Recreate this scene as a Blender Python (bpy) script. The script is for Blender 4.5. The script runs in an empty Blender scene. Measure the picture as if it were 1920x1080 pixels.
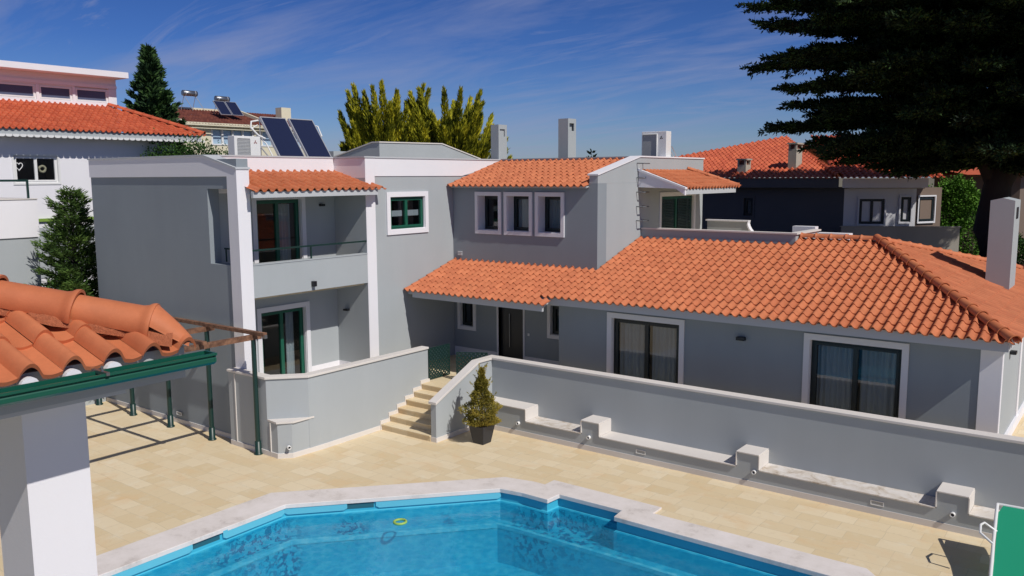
import bpy, bmesh, math, random
import numpy as np
from mathutils import Vector, Matrix
from mathutils.geometry import tessellate_polygon

rng = random.Random(7)
nr = np.random.default_rng(11)
col = bpy.context.scene.collection
scene = bpy.context.scene

# ------------------------------------------------------------------ materials
def newmat(name):
    m = bpy.data.materials.new(name); m.use_nodes = True
    nt = m.node_tree
    return m, nt, nt.nodes['Principled BSDF']

def N(nt, t, **kw):
    n = nt.nodes.new(t)
    for k, v in kw.items():
        if k in n.inputs: n.inputs[k].default_value = v
        else: setattr(n, k, v)
    return n

def rgb(c): return (c[0], c[1], c[2], 1)

def ramp(nt, fac, p0, c0, p1, c1, mid=()):
    r = nt.nodes.new('ShaderNodeValToRGB')
    r.color_ramp.elements[0].position = p0; r.color_ramp.elements[0].color = rgb(c0)
    r.color_ramp.elements[1].position = p1; r.color_ramp.elements[1].color = rgb(c1)
    for p, c in mid:
        e = r.color_ramp.elements.new(p); e.color = rgb(c)
    nt.links.new(fac, r.inputs['Fac'])
    return r.outputs['Color']

def plain(name, c, rough=.6, metal=0, spec=.5, bump=0, bscale=40):
    m, nt, b = newmat(name)
    b.inputs['Base Color'].default_value = rgb(c); b.inputs['Roughness'].default_value = rough
    b.inputs['Metallic'].default_value = metal; b.inputs['Specular IOR Level'].default_value = spec
    if bump:
        tc = N(nt, 'ShaderNodeTexCoord'); n = N(nt, 'ShaderNodeTexNoise', Scale=bscale, Detail=4)
        nt.links.new(tc.outputs['Object'], n.inputs['Vector'])
        bp = N(nt, 'ShaderNodeBump', Strength=bump, Distance=.01)
        nt.links.new(n.outputs['Fac'], bp.inputs['Height']); nt.links.new(bp.outputs['Normal'], b.inputs['Normal'])
    return m

def stucco(name, c, var=.06, streak=.06):
    m, nt, b = newmat(name)
    g = N(nt, 'ShaderNodeNewGeometry')
    n1 = N(nt, 'ShaderNodeTexNoise', Scale=.55, Detail=5, Roughness=.6)
    nt.links.new(g.outputs['Position'], n1.inputs['Vector'])
    mp = N(nt, 'ShaderNodeMapping'); mp.inputs['Scale'].default_value = (1.1, 1.1, .16)
    nt.links.new(g.outputs['Position'], mp.inputs['Vector'])
    n2 = N(nt, 'ShaderNodeTexNoise', Scale=1.0, Detail=6, Roughness=.65)
    nt.links.new(mp.outputs['Vector'], n2.inputs['Vector'])
    a = N(nt, 'ShaderNodeMath', operation='MULTIPLY'); a.inputs[1].default_value = 2*var
    nt.links.new(n1.outputs['Fac'], a.inputs[0])
    d = N(nt, 'ShaderNodeMath', operation='MULTIPLY_ADD'); d.inputs[1].default_value = 2*streak
    nt.links.new(n2.outputs['Fac'], d.inputs[0]); nt.links.new(a.outputs[0], d.inputs[2])
    e = N(nt, 'ShaderNodeMath', operation='ADD'); e.inputs[1].default_value = 1-var-streak
    nt.links.new(d.outputs[0], e.inputs[0])
    mx = N(nt, 'ShaderNodeVectorMath', operation='SCALE'); mx.inputs[0].default_value = c
    nt.links.new(e.outputs[0], mx.inputs['Scale'])
    nt.links.new(mx.outputs[0], b.inputs['Base Color'])
    b.inputs['Roughness'].default_value = .88; b.inputs['Specular IOR Level'].default_value = .25
    n3 = N(nt, 'ShaderNodeTexNoise', Scale=60, Detail=3)
    nt.links.new(g.outputs['Position'], n3.inputs['Vector'])
    bp = N(nt, 'ShaderNodeBump', Strength=.25, Distance=.004)
    nt.links.new(n3.outputs['Fac'], bp.inputs['Height']); nt.links.new(bp.outputs['Normal'], b.inputs['Normal'])
    return m

def tilemat(name, c0, c1, c2):
    m, nt, b = newmat(name)
    g = N(nt, 'ShaderNodeNewGeometry')
    c = ramp(nt, g.outputs['Random Per Island'], 0, c0, 1, c1, [(.5, c2)])
    n1 = N(nt, 'ShaderNodeTexNoise', Scale=2.5, Detail=8, Roughness=.7)
    nt.links.new(g.outputs['Position'], n1.inputs['Vector'])
    k = ramp(nt, n1.outputs['Fac'], .3, (.72, .70, .68), .62, (1.05, 1.05, 1.05))
    mx = N(nt, 'ShaderNodeMix', data_type='RGBA', blend_type='MULTIPLY'); mx.inputs['Factor'].default_value = .75
    nt.links.new(c, mx.inputs[6]); nt.links.new(k, mx.inputs[7])
    nt.links.new(mx.outputs[2], b.inputs['Base Color'])
    b.inputs['Roughness'].default_value = .62; b.inputs['Specular IOR Level'].default_value = .4
    n2 = N(nt, 'ShaderNodeTexNoise', Scale=90, Detail=3)
    nt.links.new(g.outputs['Position'], n2.inputs['Vector'])
    bp = N(nt, 'ShaderNodeBump', Strength=.3, Distance=.003)
    nt.links.new(n2.outputs['Fac'], bp.inputs['Height']); nt.links.new(bp.outputs['Normal'], b.inputs['Normal'])
    return m

def leafmat(name, c0, c1, c2, rough=.7):
    m, nt, b = newmat(name)
    g = N(nt, 'ShaderNodeNewGeometry')
    n1 = N(nt, 'ShaderNodeTexNoise', Scale=1.3, Detail=3)
    nt.links.new(g.outputs['Position'], n1.inputs['Vector'])
    a = N(nt, 'ShaderNodeMath', operation='MULTIPLY_ADD'); a.inputs[1].default_value = .5
    nt.links.new(g.outputs['Random Per Island'], a.inputs[0])
    s = N(nt, 'ShaderNodeMath', operation='MULTIPLY_ADD'); s.inputs[1].default_value = 1.4; s.inputs[2].default_value = -.45
    nt.links.new(n1.outputs['Fac'], s.inputs[0]); nt.links.new(s.outputs[0], a.inputs[2])
    c = ramp(nt, a.outputs[0], .1, c0, .95, c2, [(.5, c1)])
    nt.links.new(c, b.inputs['Base Color']); b.inputs['Roughness'].default_value = rough
    b.inputs['Specular IOR Level'].default_value = .2
    return m

def twoside(nt, ior):
    f = N(nt, 'ShaderNodeFresnel'); g = N(nt, 'ShaderNodeNewGeometry')
    m = N(nt, 'ShaderNodeMath', operation='MULTIPLY_ADD'); m.inputs[1].default_value = 1/ior-ior; m.inputs[2].default_value = ior
    nt.links.new(g.outputs['Backfacing'], m.inputs[0]); nt.links.new(m.outputs[0], f.inputs['IOR'])
    return f

def glassmat(name, tint=(.75, .8, .82), refl=1.0):
    m = bpy.data.materials.new(name); m.use_nodes = True; nt = m.node_tree; nt.nodes.clear()
    o = N(nt, 'ShaderNodeOutputMaterial'); t = N(nt, 'ShaderNodeBsdfTransparent'); t.inputs[0].default_value = rgb(tint)
    gl = N(nt, 'ShaderNodeBsdfGlossy'); gl.inputs['Roughness'].default_value = .015
    f = twoside(nt, 1.85)
    mu = N(nt, 'ShaderNodeMath', operation='MULTIPLY'); mu.inputs[1].default_value = refl
    nt.links.new(f.outputs[0], mu.inputs[0])
    mx = N(nt, 'ShaderNodeMixShader'); nt.links.new(mu.outputs[0], mx.inputs[0])
    nt.links.new(t.outputs[0], mx.inputs[1]); nt.links.new(gl.outputs[0], mx.inputs[2])
    nt.links.new(mx.outputs[0], o.inputs[0])
    return m

M = {}
M['white'] = stucco('white_paint', (.80, .79, .82), .03, .03)
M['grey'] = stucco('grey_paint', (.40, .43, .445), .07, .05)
M['greyshade'] = stucco('shade_darkened_grey_paint', (.272, .307, .335), .08, .06)  # house grey darkened in colour to deepen the shade on these walls
M['trim'] = stucco('window_surround', (.72, .72, .75), .03, .03)
M['stone'] = stucco('pale_stone', (.70, .66, .62), .08, .03)
M['fascia'] = stucco('fascia_paint', (.50, .52, .54), .04, .03)
M['tile'] = tilemat('clay_tile', (.54, .165, .072), (.62, .205, .09), (.58, .185, .08))
M['tilefar'] = tilemat('red_clay_tile', (.50, .10, .045), (.64, .15, .065), (.57, .125, .055))
M['tileold'] = tilemat('old_brown_tile', (.13, .04, .03), (.22, .07, .045), (.17, .052, .038))
M['ridge'] = tilemat('ridge_clay', (.56, .17, .072), (.63, .21, .09), (.60, .19, .08))
M['green'] = plain('green_painted_metal', (.006, .088, .056), .4)
M['dgreen'] = plain('dark_green_metal', (.008, .035, .03), .4)
M['black'] = plain('black_metal', (.012, .013, .017), .4)
M['frame'] = plain('shade_dark_window_frame', (.012, .02, .022), .4)  # near-black copy of the green frames, darkened for windows in shade
M['gframe'] = plain('green_window_frame', (.01, .10, .062), .4)
M['whiteplastic'] = plain('white_plastic', (.78, .78, .77), .35)
M['greyplastic'] = plain('grey_plastic', (.36, .37, .37), .5)
M['steel'] = plain('steel', (.32, .33, .35), .35, .9)
M['solar'] = plain('solar_absorber', (.012, .017, .05), .12, .0, .8)
M['pvframe'] = plain('aluminium', (.6, .61, .63), .4, .6)
M['curtain'] = plain('curtain_cloth', (.36, .40, .42), .9)
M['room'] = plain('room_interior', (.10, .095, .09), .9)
M['glass'] = glassmat('window_glass'); M['skypane'] = plain('sky_painted_glass', (.10, .12, .19), .08)  # skypane: even blue-grey colour painted in place of a sky reflection
M['bark'] = plain('bark', (.022, .018, .017), .95, bump=.8, bscale=9)
M['cream'] = stucco('cream_paint', (.72, .67, .50), .05, .04)
M['shadewall'] = stucco('shade_darkened_render', (.105, .11, .125), .10, .06)  # neighbour's wall colour darkened to carry tree and eave shade
M['pot'] = plain('black_pot', (.022, .025, .034), .45)
M['soil'] = plain('soil', (.05, .035, .02), .95, bump=.6)
M['lounger'] = plain('green_sling_fabric', (.004, .30, .16), .7, bump=.15, bscale=300)
M['logo'] = plain('logo_print', (.25, .05, .05), .6)
M['concrete'] = stucco('weathered_concrete', (.42, .39, .33), .12, .12)
M['bstone'] = stucco('brown_stone', (.20, .15, .12), .15, .1)
M['lime'] = plain('lime_paint', (.20, .33, .05), .6)
M['cypress'] = leafmat('golden_leaves', (.03, .06, .010), (.32, .32, .02), (.80, .70, .045))
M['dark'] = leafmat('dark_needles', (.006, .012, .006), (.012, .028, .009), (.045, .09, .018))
M['spruce'] = leafmat('spruce_needles', (.014, .035, .018), (.04, .085, .03), (.10, .19, .045))
M['youngspruce'] = leafmat('young_spruce_needles', (.025, .055, .015), (.07, .13, .028), (.16, .25, .05))
M['bushleaf'] = leafmat('bush_leaves', (.012, .035, .008), (.03, .08, .014), (.08, .16, .03))
M['bright'] = leafmat('bright_leaves', (.03, .08, .01), (.08, .20, .02), (.16, .32, .04))
M['potleaf'] = leafmat('bronzed_leaves', (.09, .09, .015), (.30, .25, .04), (.52, .36, .07))

def woodmat():
    m, nt, b = newmat('weathered_brown_wood')
    tc = N(nt, 'ShaderNodeNewGeometry'); n = N(nt, 'ShaderNodeTexNoise', Scale=6, Detail=8, Roughness=.7)
    nt.links.new(tc.outputs['Position'], n.inputs['Vector'])
    c = ramp(nt, n.outputs['Fac'], .35, (.075, .032, .018), .68, (.30, .15, .085))
    nt.links.new(c, b.inputs['Base Color']); b.inputs['Roughness'].default_value = .75
    return m
M['wood'] = woodmat()

def pavemat():
    m, nt, b = newmat('limestone_paving')
    g = N(nt, 'ShaderNodeNewGeometry')
    # wobble the coordinates slightly so joints are not ruler-straight
    nz = N(nt, 'ShaderNodeTexNoise', Scale=1.6, Detail=2)
    nt.links.new(g.outputs['Position'], nz.inputs['Vector'])
    sb = N(nt, 'ShaderNodeVectorMath', operation='MULTIPLY_ADD')
    sb.inputs[1].default_value = (.07, .07, 0)
    nt.links.new(nz.outputs['Color'], sb.inputs[0]); nt.links.new(g.outputs['Position'], sb.inputs[2])
    br = N(nt, 'ShaderNodeTexBrick'); br.offset = .43; br.squash = 1.35; br.squash_frequency = 3
    for k, v in {'Scale': 1.0, 'Mortar Size': .007, 'Mortar Smooth': .5, 'Bias': 0., 'Brick Width': .62, 'Row Height': .40}.items():
        br.inputs[k].default_value = v
    br.inputs['Color1'].default_value = (.68, .54, .33, 1); br.inputs['Color2'].default_value = (.77, .65, .45, 1)
    br.inputs['Mortar'].default_value = (.60, .50, .34, 1)
    nt.links.new(sb.outputs[0], br.inputs['Vector'])
    def blotch(scale, lo, hi, colr, detail=7, dist=0.):
        n = N(nt, 'ShaderNodeTexNoise', Scale=scale, Detail=detail, Roughness=.65, Distortion=dist)
        nt.links.new(g.outputs['Position'], n.inputs['Vector'])
        f = ramp(nt, n.outputs['Fac'], lo, (0, 0, 0), hi, (1, 1, 1))
        return f, colr
    cur = br.outputs['Color']
    for f, cc in (blotch(1.1, .52, .75, (.72, .49, .26), 6, .8), blotch(2.3, .55, .78, (.78, .72, .58)),
                  blotch(.35, .5, .7, (.70, .58, .39)), blotch(5.5, .58, .75, (.56, .43, .26))):
        mx = N(nt, 'ShaderNodeMix', data_type='RGBA')
        mu = N(nt, 'ShaderNodeMath', operation='MULTIPLY'); mu.inputs[1].default_value = .62
        nt.links.new(f, mu.inputs[0]); nt.links.new(mu.outputs[0], mx.inputs['Factor'])
        nt.links.new(cur, mx.inputs[6]); mx.inputs[7].default_value = rgb(cc)
        cur = mx.outputs[2]
    nt.links.new(cur, b.inputs['Base Color']); b.inputs['Roughness'].default_value = .8
    b.inputs['Specular IOR Level'].default_value = .25
    bp = N(nt, 'ShaderNodeBump', Strength=.35, Distance=.004); bp.invert = True
    nt.links.new(br.outputs['Fac'], bp.inputs['Height']); nt.links.new(bp.outputs['Normal'], b.inputs['Normal'])
    return m
M['pave'] = pavemat()

def copemat():
    m, nt, b = newmat('pool_coping_stone')
    g = N(nt, 'ShaderNodeNewGeometry')
    n = N(nt, 'ShaderNodeTexNoise', Scale=1.4, Detail=9, Roughness=.72)
    nt.links.new(g.outputs['Position'], n.inputs['Vector'])
    c = ramp(nt, n.outputs['Fac'], .34, (.58, .52, .48), .66, (.80, .74, .71), [(.45, (.72, .66, .62))])
    nt.links.new(c, b.inputs['Base Color']); b.inputs['Roughness'].default_value = .75
    n3 = N(nt, 'ShaderNodeTexNoise', Scale=25, Detail=5)
    nt.links.new(g.outputs['Position'], n3.inputs['Vector'])
    bp = N(nt, 'ShaderNodeBump', Strength=.3, Distance=.006)
    nt.links.new(n3.outputs['Fac'], bp.inputs['Height']); nt.links.new(bp.outputs['Normal'], b.inputs['Normal'])
    return m
M['cope'] = copemat()

def benchmat():
    m, nt, b = newmat('stained_bench_stone')
    g = N(nt, 'ShaderNodeNewGeometry')
    n = N(nt, 'ShaderNodeTexNoise', Scale=2.2, Detail=10, Roughness=.75, Distortion=.6)
    nt.links.new(g.outputs['Position'], n.inputs['Vector'])
    c = ramp(nt, n.outputs['Fac'], .36, (.42, .34, .26), .56, (.72, .68, .64), [(.46, (.62, .56, .49))])
    nt.links.new(c, b.inputs['Base Color']); b.inputs['Roughness'].default_value = .75
    return m
M['bench'] = benchmat()

def linermat():
    m, nt, b = newmat('blue_pool_shell')
    g = N(nt, 'ShaderNodeNewGeometry')
    n = N(nt, 'ShaderNodeTexNoise', Scale=.5, Detail=4)
    nt.links.new(g.outputs['Position'], n.inputs['Vector'])
    c = ramp(nt, n.outputs['Fac'], .3, (.04, .40, .57), .7, (.06, .50, .68))
    # dark algae speckle, below the water line, in patches
    n2 = N(nt, 'ShaderNodeTexNoise', Scale=7.5, Detail=5, Roughness=.6, Distortion=.3)
    nt.links.new(g.outputs['Position'], n2.inputs['Vector'])
    n3 = N(nt, 'ShaderNodeTexNoise', Scale=.42, Detail=2)
    mp = N(nt, 'ShaderNodeMapping'); mp.inputs['Location'].default_value = (3.1, 1.7, 0)
    nt.links.new(g.outputs['Position'], mp.inputs['Vector']); nt.links.new(mp.outputs[0], n3.inputs['Vector'])
    f1 = ramp(nt, n2.outputs['Fac'], .50, (0, 0, 0), .54, (1, 1, 1))
    f2 = ramp(nt, n3.outputs['Fac'], .60, (0, 0, 0), .68, (1, 1, 1))
    cur = f2
    for px_, py_, r_ in ((-15.0, 10.2, 1.5), (-10.2, 14.6, 1.1), (-9.3, 14.8, .9), (-13.6, 12.0, .5)):
        ds = N(nt, 'ShaderNodeVectorMath', operation='DISTANCE'); ds.inputs[1].default_value = (px_, py_, -.75); nt.links.new(g.outputs['Position'], ds.inputs[0])
        fr = ramp(nt, ds.outputs['Value'], 0, (1, 1, 1), 1, (0, 0, 0), [(.5, (1, 1, 1))]); sc_ = N(nt, 'ShaderNodeMath', operation='MULTIPLY'); sc_.inputs[1].default_value = 1/r_
        nt.links.new(ds.outputs['Value'], sc_.inputs[0]); nt.links.new(sc_.outputs[0], fr.node.inputs['Fac'])
        mxm = N(nt, 'ShaderNodeMath', operation='MAXIMUM'); nt.links.new(cur, mxm.inputs[0]); nt.links.new(fr, mxm.inputs[1]); cur = mxm.outputs[0]
    mu = N(nt, 'ShaderNodeMath', operation='MULTIPLY'); nt.links.new(f1, mu.inputs[0]); nt.links.new(cur, mu.inputs[1])
    sx = N(nt, 'ShaderNodeSeparateXYZ'); nt.links.new(g.outputs['Position'], sx.inputs[0])
    lt = N(nt, 'ShaderNodeMath', operation='LESS_THAN'); lt.inputs[1].default_value = -.3
    nt.links.new(sx.outputs['Z'], lt.inputs[0])
    m2 = N(nt, 'ShaderNodeMath', operation='MULTIPLY'); nt.links.new(mu.outputs[0], m2.inputs[0]); nt.links.new(lt.outputs[0], m2.inputs[1])
    m3 = N(nt, 'ShaderNodeMath', operation='MULTIPLY'); m3.inputs[1].default_value = .92; nt.links.new(m2.outputs[0], m3.inputs[0])
    mx = N(nt, 'ShaderNodeMix', data_type='RGBA'); nt.links.new(m3.outputs[0], mx.inputs['Factor'])
    nt.links.new(c, mx.inputs[6]); mx.inputs[7].default_value = (.012, .07, .22, 1)
    nt.links.new(mx.outputs[2], b.inputs['Base Color']); b.inputs['Roughness'].default_value = .5
    return m
M['liner'] = linermat()

def watermat():
    m = bpy.data.materials.new('pool_water'); m.use_nodes = True; nt = m.node_tree; nt.nodes.clear()
    o = N(nt, 'ShaderNodeOutputMaterial')
    t = N(nt, 'ShaderNodeBsdfTransparent'); t.inputs[0].default_value = (.50, .80, .92, 1)
    gl = N(nt, 'ShaderNodeBsdfGlossy'); gl.inputs['Roughness'].default_value = .03
    g = N(nt, 'ShaderNodeNewGeometry')
    n = N(nt, 'ShaderNodeTexNoise', Scale=5., Detail=4, Roughness=.55, Distortion=.8)
    nt.links.new(g.outputs['Position'], n.inputs['Vector'])
    bp = N(nt, 'ShaderNodeBump', Strength=.35, Distance=.03)
    nt.links.new(n.outputs['Fac'], bp.inputs['Height']); nt.links.new(bp.outputs['Normal'], gl.inputs['Normal'])
    # caustic light painted as a cell pattern in the transmission tint
    v = N(nt, 'ShaderNodeTexVoronoi', feature='SMOOTH_F1', Scale=5.5); v.inputs['Smoothness'].default_value = .25
    w = N(nt, 'ShaderNodeVectorMath', operation='MULTIPLY_ADD'); w.inputs[1].default_value = (.35, .35, 0)
    nt.links.new(n.outputs['Color'], w.inputs[0]); nt.links.new(g.outputs['Position'], w.inputs[2])
    nt.links.new(w.outputs[0], v.inputs['Vector'])
    c = ramp(nt, v.outputs['Distance'], .10, (.46, .80, .90), .66, (1.0, 1.0, 1.0), [(.46, (.54, .87, .94))])
    nt.links.new(c, t.inputs[0])
    f = twoside(nt, 1.33); nt.links.new(bp.outputs['Normal'], f.inputs['Normal'])
    df = N(nt, 'ShaderNodeBsdfDiffuse'); df.inputs[0].default_value = (.02, .42, .68, 1)
    m0 = N(nt, 'ShaderNodeMixShader'); m0.inputs[0].default_value = .24
    nt.links.new(t.outputs[0], m0.inputs[1]); nt.links.new(df.outputs[0], m0.inputs[2])
    mx = N(nt, 'ShaderNodeMixShader'); nt.links.new(f.outputs[0], mx.inputs[0])
    nt.links.new(m0.outputs[0], mx.inputs[1]); nt.links.new(gl.outputs[0], mx.inputs[2])
    nt.links.new(mx.outputs[0], o.inputs[0])
    return m
M['water'] = watermat()
M['ground'] = plain('dry_ground', (.16, .14, .09), .95, bump=.4, bscale=2)

# ------------------------------------------------------------------ object helpers
WL = {}
def wloc(o): return WL.get(o.name, Vector((0, 0, 0))) if o else Vector((0, 0, 0))

def tag(o, label=None, cat=None, group=None, kind=None):
    if label: o['label'] = label
    if cat: o['category'] = cat
    if group: o['group'] = group
    if kind: o['kind'] = kind
    return o

def thing(name, label, cat, loc=(0, 0, 0), group=None):
    o = bpy.data.objects.new(name, None); col.objects.link(o)
    o.location = loc; o.empty_display_size = .2
    WL[o.name] = Vector(loc)
    return tag(o, label, cat, group)

class MB:
    def __init__(s, mat=None): s.v = []; s.f = []; s.sm = []; s.M = mat
    def add(s, vs, fs, smooth=False):
        n = len(s.v)
        if s.M is not None: vs = [tuple(s.M @ Vector(p)) for p in vs]
        s.v += [tuple(p) for p in vs]
        for f in fs: s.f.append(tuple(i+n for i in f)); s.sm.append(smooth)
        return s
    def box(s, x0, x1, y0, y1, z0, z1):
        x0, x1 = sorted((x0, x1)); y0, y1 = sorted((y0, y1)); z0, z1 = sorted((z0, z1))
        vs = [(x0, y0, z0), (x1, y0, z0), (x1, y1, z0), (x0, y1, z0), (x0, y0, z1), (x1, y0, z1), (x1, y1, z1), (x0, y1, z1)]
        return s.add(vs, [(0, 3, 2, 1), (4, 5, 6, 7), (0, 1, 5, 4), (1, 2, 6, 5), (2, 3, 7, 6), (3, 0, 4, 7)])
    def prism(s, pts, axis, a, b):
        "polygon pts extruded along axis from a to b; pts are the two other coordinates in x,y,z order"
        def mk(p, t):
            return {'x': (t, p[0], p[1]), 'y': (p[0], t, p[1]), 'z': (p[0], p[1], t)}[axis]
        n = len(pts); vs = [mk(p, a) for p in pts]+[mk(p, b) for p in pts]
        fs = [tuple(range(n)), tuple(range(2*n-1, n-1, -1))]+[(i, (i+1) % n, n+(i+1) % n, n+i) for i in range(n)]
        return s.add(vs, fs)
    def poly(s, top, th):
        "closed solid under a 3D polygon, th thick downwards"
        n = len(top); vs = list(top)+[(p[0], p[1], p[2]-th) for p in top]
        return s.add(vs, [tuple(range(n)), tuple(range(2*n-1, n-1, -1))]+[(i, (i+1) % n, n+(i+1) % n, n+i) for i in range(n)])
    def tube(s, path, r, n=8, closed=False):
        P = [Vector(p) for p in path]; vs = []; k = len(P)
        rr = r if isinstance(r, (list, tuple)) else [r]*k
        for i, p in enumerate(P):
            if closed: d = P[(i+1) % k]-P[i-1]
            else: d = P[min(i+1, k-1)]-P[max(i-1, 0)]
            d.normalize(); a = d.cross(Vector((0, 0, 1)))
            if a.length < .05: a = d.cross(Vector((1, 0, 0)))
            a.normalize(); b = d.cross(a)
            for j in range(n):
                t = 2*math.pi*j/n; vs.append(tuple(p+a*rr[i]*math.cos(t)+b*rr[i]*math.sin(t)))
        fs = []
        for i in range(k if closed else k-1):
            for j in range(n): fs.append((i*n+j, i*n+(j+1) % n, ((i+1) % k)*n+(j+1) % n, ((i+1) % k)*n+j))
        s.add(vs, fs, True)
        if not closed: s.add(vs[:n], [tuple(range(n-1, -1, -1))]); s.add(vs[-n:], [tuple(range(n))])
        return s
    def wall(s, ax, p0, p1, a0, a1, z0, z1, holes=()):
        "slab normal to ax ('x'/'y') between p0,p1 with rectangular holes (b0,b1,c0,c1)"
        A = sorted({a0, a1}|{min(max(h[i], a0), a1) for h in holes for i in (0, 1)})
        Z = sorted({z0, z1}|{min(max(h[i], z0), z1) for h in holes for i in (2, 3)})
        def solid(i, j):
            if i < 0 or j < 0 or i >= len(A)-1 or j >= len(Z)-1: return False
            ca, cz = (A[i]+A[i+1])/2, (Z[j]+Z[j+1])/2
            return not any(h[0] < ca < h[1] and h[2] < cz < h[3] for h in holes)
        def pt(a, d, z): return (d, a, z) if ax == 'x' else (a, d, z)
        for i in range(len(A)-1):
            for j in range(len(Z)-1):
                if not solid(i, j): continue
                a, b, c, d = A[i], A[i+1], Z[j], Z[j+1]
                for p in (p0, p1): s.add([pt(a, p, c), pt(b, p, c), pt(b, p, d), pt(a, p, d)], [(0, 1, 2, 3)])
                if not solid(i-1, j): s.add([pt(a, p0, c), pt(a, p1, c), pt(a, p1, d), pt(a, p0, d)], [(0, 1, 2, 3)])
                if not solid(i+1, j): s.add([pt(b, p0, c), pt(b, p1, c), pt(b, p1, d), pt(b, p0, d)], [(0, 1, 2, 3)])
                if not solid(i, j-1): s.add([pt(a, p0, c), pt(b, p0, c), pt(b, p1, c), pt(a, p1, c)], [(0, 1, 2, 3)])
                if not solid(i, j+1): s.add([pt(a, p0, d), pt(b, p0, d), pt(b, p1, d), pt(a, p1, d)], [(0, 1, 2, 3)])
        return s
    def build(s, name, mat, parent=None, label=None, clip=(), merge=False, bevel=0):
        if not s.v: return None
        vs = s.v; me = bpy.data.meshes.new(name)
        if clip or merge:
            me.from_pydata(vs, [], s.f)
            bm = bmesh.new(); bm.from_mesh(me)
            if s.sm and any(s.sm):
                for f, k in zip(bm.faces, s.sm): f.smooth = k
            for co, no in clip:   # keep the side the normal points away from
                bmesh.ops.bisect_plane(bm, geom=bm.verts[:]+bm.edges[:]+bm.faces[:], plane_co=co, plane_no=no, clear_outer=True)
            if merge:
                bmesh.ops.remove_doubles(bm, verts=bm.verts[:], dist=.0005)
                bmesh.ops.recalc_face_normals(bm, faces=bm.faces[:])
            bm.to_mesh(me); bm.free()
        else:
            me.from_pydata(vs, [], s.f)
            if any(s.sm): me.polygons.foreach_set('use_smooth', s.sm)
        if not len(me.vertices): return None
        return finish(name, me, mat, parent, label, bevel)

def finish(name, me, mat, parent=None, label=None, bevel=0):
    n = len(me.vertices); a = np.empty(n*3, dtype=np.float32); me.vertices.foreach_get('co', a); a = a.reshape(-1, 3)
    lo, hi = a.min(0), a.max(0); org = Vector(((lo[0]+hi[0])/2, (lo[1]+hi[1])/2, lo[2]))
    a -= np.array(org, dtype=np.float32); me.vertices.foreach_set('co', a.ravel()); me.update()
    mm = M[mat] if isinstance(mat, str) else mat
    me.materials.append(mm)
    o = bpy.data.objects.new(name, me); col.objects.link(o)
    o.parent = parent; o.location = org-wloc(parent); WL[o.name] = org
    if label: o['label'] = label
    if bevel:
        b = o.modifiers.new('bevel', 'BEVEL'); b.width = bevel; b.segments = 2; b.limit_method = 'ANGLE'
    return o

def copytree(o, parent=None):
    c = o.copy(); col.objects.link(c); c.parent = parent
    for ch in list(o.children): copytree(ch, c)
    return c

# ------------------------------------------------------------------ clay tile roofs
def hprof(x):
    # x in 0..1 across one tile: round cover then shallow pan
    if x < .52: return .074*math.sin(math.pi*x/.52)**.68 if 0 < x < .52 else 0.
    return -.012*math.sin(math.pi*(x-.52)/.48)

def tile_roof(O, A, S, length, run, pitch=.235, course=.365, ns=8, lift=.028, th=.014, hs=1., jit=1.):
    "O eave corner, A unit along eave, S unit up the slope"
    O, A, S = Vector(O), Vector(A).normalized(), Vector(S).normalized()
    Nn = A.cross(S).normalized()
    if Nn.z < 0: Nn = -Nn
    mb = MB(); nc = int(math.ceil(length/pitch)); nrw = int(math.ceil(run/course))
    xs = [i/ns for i in range(ns+1)]; hp = [hprof(x)*hs for x in xs]
    for i in range(nc):
        for j in range(nrw):
            dz = jit*rng.uniform(-.004, .004); dt = jit*rng.uniform(-.009, .009); da = jit*rng.uniform(-.004, .004)
            t0 = j*course+dt; t1 = (j+1)*course+.03
            vs = []
            for k, x in enumerate(xs):
                b = O+A*(i*pitch+x*pitch+da)
                vs.append(tuple(b+S*t0+Nn*(hp[k]+lift+dz)))
            for k, x in enumerate(xs):
                b = O+A*(i*pitch+x*pitch+da)
                vs.append(tuple(b+S*t1+Nn*(hp[k]+dz)))
            m = ns+1
            mb.add(vs, [(k, k+1, m+k+1, m+k) for k in range(ns)], True)
            nv = []
            for k in range(m): nv.append(vs[k])
            for k, x in enumerate(xs):
                b = O+A*(i*pitch+x*pitch+da)
                nv.append(tuple(b+S*(t0+.004)+Nn*(hp[k]+lift+dz-th-.012)))
            mb.add(nv, [(k, m+k, m+k+1, k+1) for k in range(ns)])
    return mb

def ridge_tiles(P0, P1, r=.105, L=.40, n=14, up=Vector((0, 0, 1)), wrap=.15):
    "half-barrel caps laid from P0 (low) to P1 (high); each flares into a collar at its low end"
    P0, P1 = Vector(P0), Vector(P1); d = (P1-P0); tot = d.length; d.normalize()
    side = d.cross(up).normalized(); u2 = side.cross(d).normalized()
    mb = MB(); k = max(1, int(round(tot/L))); L = tot/k
    prof = [(-.02, 1.24), (0., 1.25), (.04, 1.22), (.09, 1.08), (.16, 1.0), (.6, .97), (1.06, .93)]
    for i in range(k):
        vs = []; jr = rng.uniform(-.006, .006)
        for t, q in prof:
            c = P0+d*(i+t)*L
            for j in range(n+1):
                an = -wrap+(math.pi+2*wrap)*j/n
                vs.append(tuple(c+side*math.cos(an)*r*q*1.0+u2*(math.sin(an)*r*q+jr)))
        m = n+1
        mb.add(vs, [(a*m+b, a*m+b+1, (a+1)*m+b+1, (a+1)*m+b) for a in range(len(prof)-1) for b in range(n)], True)
        # collar lip thickness
        lip = [vs[b] for b in range(m)]+[tuple(P0+d*(i-.02)*L+side*math.cos(-wrap+(math.pi+2*wrap)*b/n)*r*1.08+u2*(math.sin(-wrap+(math.pi+2*wrap)*b/n)*r*1.08+jr)) for b in range(m)]
        mb.add(lip, [(b, m+b, m+b+1, b+1) for b in range(n)])
    return mb

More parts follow.
